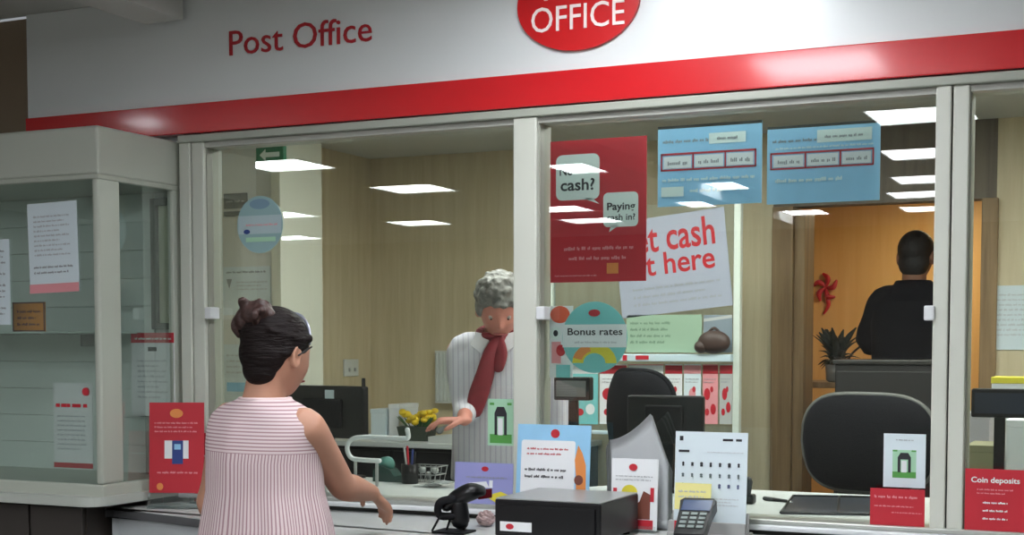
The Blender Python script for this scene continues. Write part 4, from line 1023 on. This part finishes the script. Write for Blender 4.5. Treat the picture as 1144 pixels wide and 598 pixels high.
# shallow sill ledge for the papers: metal strip on the counter
b = NB(); q = at(840, 585, -.12); bx(b, q.x-.02, q.x+.5, -.2, -.07, 0, .008, .003); xf(b, Matrix.Translation((-q.x, 0, 0))); o = obj('metal_dish', b, M_steel); o.location = (q.x, 0, ZK)
tag(o, 'flat shiny metal passing tray on the counter right of the pictogram card', 'tray')

# ------------------------------------------------------------------ people
def head_verts(bm, c, R, s=1.0, face=True):
    """anatomical head: unit sphere reshaped. c centre, R rotation (faces +y)"""
    r = bmesh.ops.create_uvsphere(bm, u_segments=48, v_segments=36, radius=1)
    for v in r['verts']:
        x, y, z = v.co
        X = x*.076; Y = y*.096; Z = z*.118
        if z < 0:
            k = -z; X *= 1-.30*k**1.3; Y *= 1-.12*k
            if y < 0: Y *= 1-.35*k
            else: Y += .012*k
        if y > 0:
            X *= 1-.06*y
            g = lambda x0, z0, sx, sz: math.exp(-((X-x0)/sx)**2-((Z-z0)/sz)**2)*max(0, y)
            Y += .022*g(0, -.022, .011, .016)+.012*g(0, -.002, .009, .02)      # nose
            Y -= .009*(g(.031, .008, .016, .012)+g(-.031, .008, .016, .012))    # eye sockets
            Y += .005*(g(.03, .028, .022, .007)+g(-.03, .028, .022, .007))      # brow
            Y += .006*g(0, -.058, .02, .009)                                     # lips
            Y += .009*g(0, -.097, .022, .014)                                    # chin
            Y += .004*(g(.04, -.028, .02, .018)+g(-.04, -.028, .02, .018))      # cheeks
        v.co = Vector(c)+(R @ Vector((X, Y, Z)))*s
def ears(bm, c, R, s=1.0):
    for sd in (-1, 1):
        p = [Vector((sd*.080, -.012+.016*math.cos(a), -.008+.03*math.sin(a)))+Vector((sd*.006*(math.cos(a) < 0), 0, 0)) for a in [math.radians(t) for t in (-80, -30, 20, 70, 120, 165, 210, 250)]]
        tube(bm, [Vector(c)+(R @ q)*s for q in p], [.006*s]*len(p), 8, 3)
        ell(bm, Vector(c)+(R @ Vector((sd*.077, -.008, -.012)))*s, (.007*s, .014*s, .024*s), R, 12, 8)
def hand(bm, wr, d, n, side, curl=.5, s=1.0):
    """wr wrist, d towards fingers, n palm normal (palm side), side +1 right -1 left: thumb side"""
    d = Vector(d).normalized(); n = Vector(n); n = (n-d*n.dot(d)).normalized(); t = d.cross(n).normalized()*side
    wr = Vector(wr)
    tube(bm, [wr-d*.01, wr+d*.03*s, wr+d*.075*s], [.024*s, .034*s, .036*s], 14, 3, flat=.42, flatdir=n)
    for k, (o, L) in enumerate(((.027, .070), (.009, .078), (-.009, .073), (-.026, .058))):
        base = wr+d*(.078-.004*abs(k-1))*s+t*o*s
        c1 = curl*(.7+.12*k)
        dd = d.copy(); p = [base-d*.012*s, base]
        for j, f in enumerate((.45, .32, .26)):
            a = c1*(.5 if j == 0 else .8)
            dd = (dd*math.cos(a)+n*math.sin(a)).normalized(); p.append(p[-1]+dd*L*f*s)
        tube(bm, p, [.0095*s, .0095*s, .0085*s, .008*s, .0068*s], 10, 3)
    b0 = wr+d*.02*s+t*.022*s
    p = [b0, b0+(d*.5+t*.75+n*.2).normalized()*.034*s]
    p.append(p[-1]+(d*.8+t*.4+n*.4).normalized()*.03*s); p.append(p[-1]+(d*.9+t*.1+n*.5).normalized()*.024*s)
    tube(bm, p, [.013*s, .0115*s, .010*s, .0078*s], 10, 3)

def person(name, loc, rz, H, lab, skin, joints, hair, cloth, trousers, opts):
    """local frame: faces +y, feet at z=0. joints: dict of local Vectors"""
    e = empty(name, loc, rz); tag(e, lab, 'person')
    J = joints; k = H/1.65
    hc = J['head']; hr = opts.get('head_rot', Matrix.Identity(3)); hs = opts.get('head_scale', 1.0)
    b = NB(); head_verts(b, hc, hr, hs); ears(b, hc, hr, hs)
    nb = J['neck']
    tube(b, [nb+Vector((0, -.005, -.05)), nb, (nb+hc)/2+Vector((0, -.012, -.0)), hc+hr @ Vector((0, -.015, -.03))], [.075, .058*opts.get('neck', 1), .054*opts.get('neck', 1), .058], 20, 4)
    # torso core below the clothes, and legs
    hp = J['hip']; w_ = opts.get('w', 1.0)
    tube(b, [hp, (hp+nb)/2, nb+Vector((0, 0, -.1))], [.10*w_, .10*w_, .08], 16, 3)
    for sd in (-1, 1):
        sh = J['sh%d' % sd]; el = J['el%d' % sd]; wr = J['wr%d' % sd]
        a = opts.get('arm', 1.0)
        tube(b, [nb+Vector((sd*.03, 0, -.055)), sh+Vector((-sd*.035, 0, .0)), sh, sh.lerp(el, .35), sh.lerp(el, .75), el, el.lerp(wr, .3), el.lerp(wr, .75), wr], [.05, .052*a, .052*a, .049*a, .043*a, .041*a, .041*a, .031*a, .025*a], 18, 4)
        hd = J['hd%d' % sd]; hn = J['hn%d' % sd]
        hand(b, wr, hd, hn, sd*opts.get('thumb%d' % sd, 1), opts.get('curl', .5), opts.get('hand', .95))
        hx = hp+Vector((sd*.09*k, 0, -.02)); kn = Vector((sd*.1*k, hp.y*.5+.02, .48*k)); an = Vector((sd*.1*k, -.01, .08*k))
        tube(b, [hx, hx.lerp(kn, .5), kn, kn.lerp(an, .35), an, an+Vector((0, .06, -.045)), an+Vector((0, .15, -.055))], [.085, .07, .052, .05, .035, .03, .026], 16, 4)
    body = obj('body', b, skin, e); remesh(body, .0065, 2)
    # eyes, mouth
    for sd in (-1, 1):
        b = NB(); ell(b, hc+(hr @ Vector((sd*.031, .0745, .006)))*hs, (.0105*hs,)*3, None, 12, 10); ey = obj('eye', b, mat('eye_white', (170, 158, 150), .3), e, True)
        b = NB(); ell(b, hc+(hr @ Vector((sd*.031, .0800, .002)))*hs, (.0055*hs,)*3, None, 10, 8); obj('iris', b, M_eye, ey, True)
    b = NB(); tube(b, [hc+(hr @ Vector((x_, .0925-.25*abs(x_), -.058)))*hs for x_ in (-.022, 0, .022)], [.0025, .004, .0025], 8, 4); obj('lips', b, M_lip, e, True)
    # trousers
    b = NB()
    tube(b, [hp+Vector((0, 0, .05)), hp+Vector((0, 0, -.03))], [.15*w_, .155*w_], 24, 1, flat=.75, flatdir=(0, 1, 0))
    for sd in (-1, 1):
        hx = hp+Vector((sd*.085*k, 0, -.04)); kn = Vector((sd*.1*k, hp.y*.5+.02, .48*k)); an = Vector((sd*.1*k, -.01, .1*k))
        tube(b, [hx, hx.lerp(kn, .5), kn, an], [.1, .088, .07, .06], 18, 4)
    tr_ = obj('trousers', b, trousers, e); remesh(tr_, .012, 2)
    for sd in (-1, 1):
        b = NB(); an = Vector((sd*.1*k, 0, 0)); tube(b, [an+Vector((0, -.045, .035)), an+Vector((0, .03, .04)), an+Vector((0, .13, .03)), an+Vector((0, .19, .026))], [.034, .04, .038, .026], 14, 4)
        for v in b.verts: v.co.z = max(v.co.z, .002)
        obj('shoe', b, M_shoe, e, True)
    cloth(e, J); hair(e, hc, hr, hs)
    return e

# --- the customer
WL = Vector((-2.105, -.862, 0)); WR = math.radians(-15)
MI = (Matrix.Translation(WL) @ Matrix.Rotation(WR, 4, 'Z')).inverted()
def lw(v): return MI @ Vector(v)
Jw = dict(head=lw(at(311, 397, -.845)), neck=Vector((.01, -.015, 1.36)), hip=Vector((0, -.01, .86)))
Jw['sh1'] = Vector((.156, .0, 1.292)); Jw['sh-1'] = Vector((-.153, 0, 1.297))
Jw['el1'] = lw(at(383, 543, -.73)); Jw['wr1'] = lw(at(416, 551, -.56)); Jw['hd1'] = MI.to_3x3() @ Vector((-.02, .8, -.5)); Jw['hn1'] = MI.to_3x3() @ Vector((-.4, -.2, -1))
Jw['el-1'] = Vector((-.235, .0, 1.06)); Jw['wr-1'] = Vector((-.18, .22, 1.04)); Jw['hd-1'] = Vector((.2, 1, -.1)); Jw['hn-1'] = Vector((0, 0, -1))
hR = (Matrix.Rotation(math.radians(3), 3, 'Z') @ Matrix.Rotation(math.radians(-10), 3, 'X'))
def hair_w(e, hc, hr, hs):
    b = NB()
    def P(x, y, z): return hc+(hr @ Vector((x, y, z)))
    ell(b, P(0, -.018, .038), (.083, .097, .088), hr, 32, 24); ell(b, P(0, -.058, -.045), (.05, .042, .046), hr, 18, 14)
    ell(b, P(0, -.052, .0), (.070, .060, .068), hr, 24, 18)
    for sd in (-1, 1): tube(b, [P(sd*.070, .035, .05), P(sd*.073, .01, .04), P(sd*.068, -.045, .0)], [.012, .014, .016], 10, 3)
    for i in range(26):
        a = (i/25-.5)*2.6; tube(b, [P(.078*math.sin(a), .055*math.cos(a)-.0, .075-.02*abs(a)), P(.088*math.sin(a), -.02, .085-.035*abs(a)), P(.06*math.sin(a), -.095, .05)], [.006, .007, .006], 6, 5)
    h = obj('hair', b, M_hair, e); remesh(h, .005, 1)
    b = NB(); c = P(-.012, -.084, .092)
    for i in range(9):
        ph = i*2*PI/9; r1 = .026+.004*math.sin(3*i)
        pts = [c+hr @ Vector((1.3*r1*math.cos(ph+t)*(1+.1*math.sin(5*t)), .5*r1*math.sin(t*1.5), r1*math.sin(ph+t))) for t in (0, .7, 1.4, 2.1)]
        tube(b, pts, [.008, .016, .017, .008], 8, 4)
    ell(b, c, (.05, .036, .037), hr, 14, 10); ell(b, c+hr @ Vector((-.03, -.005, -.012)), (.03, .028, .034), hr, 12, 9)
    for i in range(14):
        a = random.uniform(0, 2*PI); q = c+hr @ Vector((.042*math.cos(a), -.015+.02*math.sin(3*a), .03*math.sin(a))); tube(b, [q, q+hr @ Vector((.008*math.cos(a+1.3), -.008, .008*math.sin(a+1.3))), q+hr @ Vector((.016*math.cos(a+2.2), 0, .016*math.sin(a+2.2)))], [.009, .011, .009], 6, 3)
    tube(b, [c+hr @ Vector((-.04, -.005, 0)), c+hr @ Vector((-.056, -.01, -.03)), c+hr @ Vector((-.052, -.0, -.055))], [.017, .017, .009], 8, 4)
    bn = obj('hair_bun', b, M_hairbun, e); remesh(bn, .004, 1)
    b = NB(); pts = [P(.0735*math.sin(a), .036, .034+.0835*math.cos(a)) for a in [math.radians(t) for t in range(-92, 93, 12)]]
    tube(b, pts, .0045, 8, 3, flat=.5); obj('hairband', b, mat('hairband_silver', (196, 200, 214), .2, metal=.5), e, True)
    b = NB(); tube(b, [P(.083, .035, .028), P(.084, -.01, -.002)], .0022, 6, 1); ob_ = obj('glasses_arm', b, M_black, e, True)
def cloth_w(e, J):
    b = NB(); uv = b.loops.layers.uv.new('UVMap')
    rings = [(0, -.005, .80, .228, .165), (0, -.005, .86, .224, .16), (0, -.005, .95, .21, .15), (0, -.005, 1.04, .194, .137), (0, -.008, 1.12, .176, .124), (0, -.01, 1.20, .176, .120), (0, -.012, 1.24, .182, .113), (0, -.012, 1.27, .186, .104), (0, -.012, 1.295, .185, .095), (0, -.012, 1.318, .174, .087), (.002, -.012, 1.336, .148, .08), (.004, -.012, 1.348, .115, .074), (.007, -.012, 1.356, .084, .068), (.01, -.012, 1.362, .070, .064)]
    # finer rings
    fine = []
    for a, c in zip(rings, rings[1:]):
        for k in range(3): fine.append(tuple(p+(q-p)*k/3 for p, q in zip(a, c)))
    fine.append(rings[-1])
    RR = loft(b, fine, 72, uv, 2.25, (True, False))
    for l in RR:
        for i, v in enumerate(l):
            z = v.co.z; f = max(0, (1.2-z)/.4); v.co.x += .006*f*math.sin(i*.9+z*6); v.co.y += .008*f*math.sin(i*1.1+z*4)
            if z < 1.3 and v.co.y < 0: v.co.y -= .006*math.exp(-((v.co.x)/.02)**2)
    o = obj('blouse', b, M_blouse, e, True)
    b = NB(); tube(b, [Vector((.01+.070*math.cos(a), -.012+.064*math.sin(a), 1.362)) for a in [math.radians(t) for t in range(0, 361, 20)]], .004, 8, 2); obj('collar_edge', b, mat('blouse_edge', (238, 214, 214), .8), e, True)
person('person', WL, WR, 1.6, 'woman with dark hair in a bun and a pink striped sleeveless blouse, seen from behind', M_skin, Jw, hair_w, cloth_w, M_jeans, dict(head_rot=hR, head_scale=.96, w=1.0, arm=.92, curl=.5, neck=.98))

# --- the clerk behind the left window
SL = Vector((at(558, 400, .83).x, .83, ZF)); SR = math.radians(192)
MI = (Matrix.Translation(SL) @ Matrix.Rotation(SR, 4, 'Z')).inverted()
Js = dict(head=lw(at(558, 345, .77)), neck=Vector((0, .0, 1.40)), hip=Vector((0, -.03, .86)))
Js['sh1'] = Vector((.16, .0, 1.335)); Js['sh-1'] = Vector((-.16, 0, 1.335))
Js['el1'] = lw(at(520, 455, .74)); Js['wr1'] = lw(at(519, 470, .52)); Js['hd1'] = MI.to_3x3() @ Vector((-.7, -.5, .0)); Js['hn1'] = Vector((0, 0, -1))
Js['el-1'] = Vector((-.235, -.02, 1.08)); Js['wr-1'] = Vector((-.235, .06, .86)); Js['hd-1'] = Vector((.05, .2, -1)); Js['hn-1'] = Vector((0, 0, -1))
hS = (Matrix.Rotation(math.radians(14), 3, 'Z') @ Matrix.Rotation(math.radians(-30), 3, 'X'))
def hair_s(e, hc, hr, hs):
    b = NB()
    def P(x, y, z): return hc+(hr @ Vector((x, y, z)))
    ell(b, P(0, -.018, .048), (.088, .100, .086), hr, 32, 24); ell(b, P(0, -.045, -.01), (.088, .075, .075), hr, 24, 18)
    ell(b, P(.07, .01, .02), (.022, .04, .045), hr, 16, 12); ell(b, P(-.07, .01, .02), (.022, .04, .045), hr, 16, 12)
    for i in range(170):
        a = random.uniform(0, 2*PI); th = math.acos(random.uniform(-.35, 1))
        if math.sin(a) > .2 and th > 1.45: continue
        c = P(.086*math.sin(th)*math.cos(a), -.016+.1*math.sin(th)*math.sin(a), .044+.086*math.cos(th)); ell(b, c, (random.uniform(.009, .016), .015, random.uniform(.01, .016)), hr, 8, 6)
    h = obj('hair', b, M_hairg, e); remesh(h, .006, 1)
def sleeves(b, J, sd, r, upto=1.0, uv=None):
    sh = J['sh%d' % sd]; el = J['el%d' % sd]; wr = J['wr%d' % sd]
    nbk = Vector((sd*.06, 0, sh.z+.0))
    end = el.lerp(wr, upto)
    tube(b, [nbk, sh+Vector((-sd*.02, 0, 0)), sh.lerp(el, .4), el, end], [.07*r, .066*r, .06*r, .054*r, .044*r], 20, 4)
def cloth_s(e, J):
    b = NB()
    rings = [(0, -.01, .84, .19, .14), (0, -.01, .95, .185, .135), (0, 0, 1.08, .178, .13), (0, 0, 1.2, .178, .125), (0, 0, 1.29, .172, .105), (0, 0, 1.345, .15, .085), (0, 0, 1.38, .10, .07), (0, 0, 1.40, .072, .062)]
    loft(b, rings, 40, None, 2.2)
    sleeves(b, J, 1, .9, .55); sleeves(b, J, -1, .9, .6)
    o = obj('blouse', b, M_shirt, e); remesh(o, .009, 3)
    me = o.data; uvl = me.uv_layers.new(name='UVMap')
    for p in me.polygons:
        for li in p.loop_indices:
            c = me.vertices[me.loops[li].vertex_index].co; uvl.data[li].uv = (c.x+c.y*.3, c.z)
    # collar and scarf
    for sd in (-1, 1):
        b = NB(); prism(b, [(0, 0), (sd*.06, .015), (sd*.075, -.04), (sd*.03, -.075)], 'y', -.003, .003); xf(b, Matrix.Translation((sd*.012, .078, 1.385)) @ Matrix.Rotation(math.radians(28), 4, 'X')); obj('collar', b, mat('collar_white', (228, 226, 230), .8), e)
    b = NB(); pts = [Vector((.074*math.cos(a), .01+.07*math.sin(a), 1.40-.02*math.sin(a))) for a in [math.radians(t) for t in range(0, 361, 24)]]
    tube(b, pts, .016, 10, 3)
    tube(b, [(-.03, .09, 1.385), (.0, .125, 1.33), (.02, .15, 1.24), (.045, .158, 1.16), (.055, .16, 1.11)], [.018, .026, .034, .036, .028], 12, 4, flat=.35, flatdir=(0, 1, 0))
    tube(b, [(-.02, .095, 1.38), (-.035, .128, 1.32), (-.03, .142, 1.27)], [.016, .026, .022], 12, 4, flat=.35, flatdir=(0, 1, 0))
    sc_ = obj('scarf', b, M_scarf, e, True)
person('person', SL, SR, 1.63, 'grey haired clerk in a white blouse and red scarf behind the left window', M_skin2, Js, hair_s, cloth_s, M_jeans, dict(head_rot=hS, head_scale=1.0, w=1.0, arm=.85, curl=.6))

# --- the person in the back room
BL = Vector((at(1016, 400, 3.0).x, 3.0, ZF)); BR = math.radians(-12)
MI = (Matrix.Translation(BL) @ Matrix.Rotation(BR, 4, 'Z')).inverted()
hz = at(1022, 287, 3.0).z-ZF
Jb = dict(head=Vector((lw(at(1024, 288, 3.0)).x, .01, hz)), neck=Vector((.02, -.01, hz-.165)), hip=Vector((0, -.02, .98)))
zsb = hz-.215
Jb['sh1'] = Vector((.17, 0, zsb)); Jb['sh-1'] = Vector((-.15, 0, zsb))
Jb['el-1'] = Vector((-.225, .07, zsb-.2)); Jb['wr-1'] = Vector((-.04, .25, zsb-.17)); Jb['hd-1'] = Vector((.5, .8, .1)); Jb['hn-1'] = Vector((.3, 0, -1))
Jb['el1'] = Vector((.19, .09, zsb-.27)); Jb['wr1'] = Vector((.08, .28, zsb-.2)); Jb['hd1'] = Vector((-.4, .8, .1)); Jb['hn1'] = Vector((-.3, 0, -1))
def hair_b(e, hc, hr, hs):
    b = NB(); ell(b, hc+hr @ Vector((0, -.014, .035)), (.084, .100, .092), hr, 28, 20); ell(b, hc+hr @ Vector((0, -.042, -.03)), (.074, .06, .075), hr, 24, 18)
    h = obj('hair', b, M_hairb, e); remesh(h, .006, 1)
def cloth_b(e, J):
    b = NB(); z = zsb
    loft(b, [(0, -.01, .86, .18, .14), (0, -.01, 1.0, .185, .14), (0, 0, 1.2, .175, .14), (.01, 0, z-.12, .195, .15), (.015, 0, z, .185, .12), (.02, 0, z+.05, .13, .09), (.02, -.01, z+.08, .085, .075)], 40, None, 2.3)
    sleeves(b, J, 1, 1.15, .92); sleeves(b, J, -1, 1.15, .92)
    tube(b, [Vector((.02+.075*math.cos(a), -.015+.07*math.sin(a), z+.085)) for a in [math.radians(t) for t in range(0, 361, 30)]], .018, 10, 3)
    o = obj('jacket', b, M_jacket, e); remesh(o, .01, 2)
person('person', BL, BR, 1.84, 'person in a dark jacket standing with back turned in the orange back room', M_skin3, Jb, hair_b, cloth_b, M_jeans, dict(head_scale=1.0, w=1.1, neck=1.05))
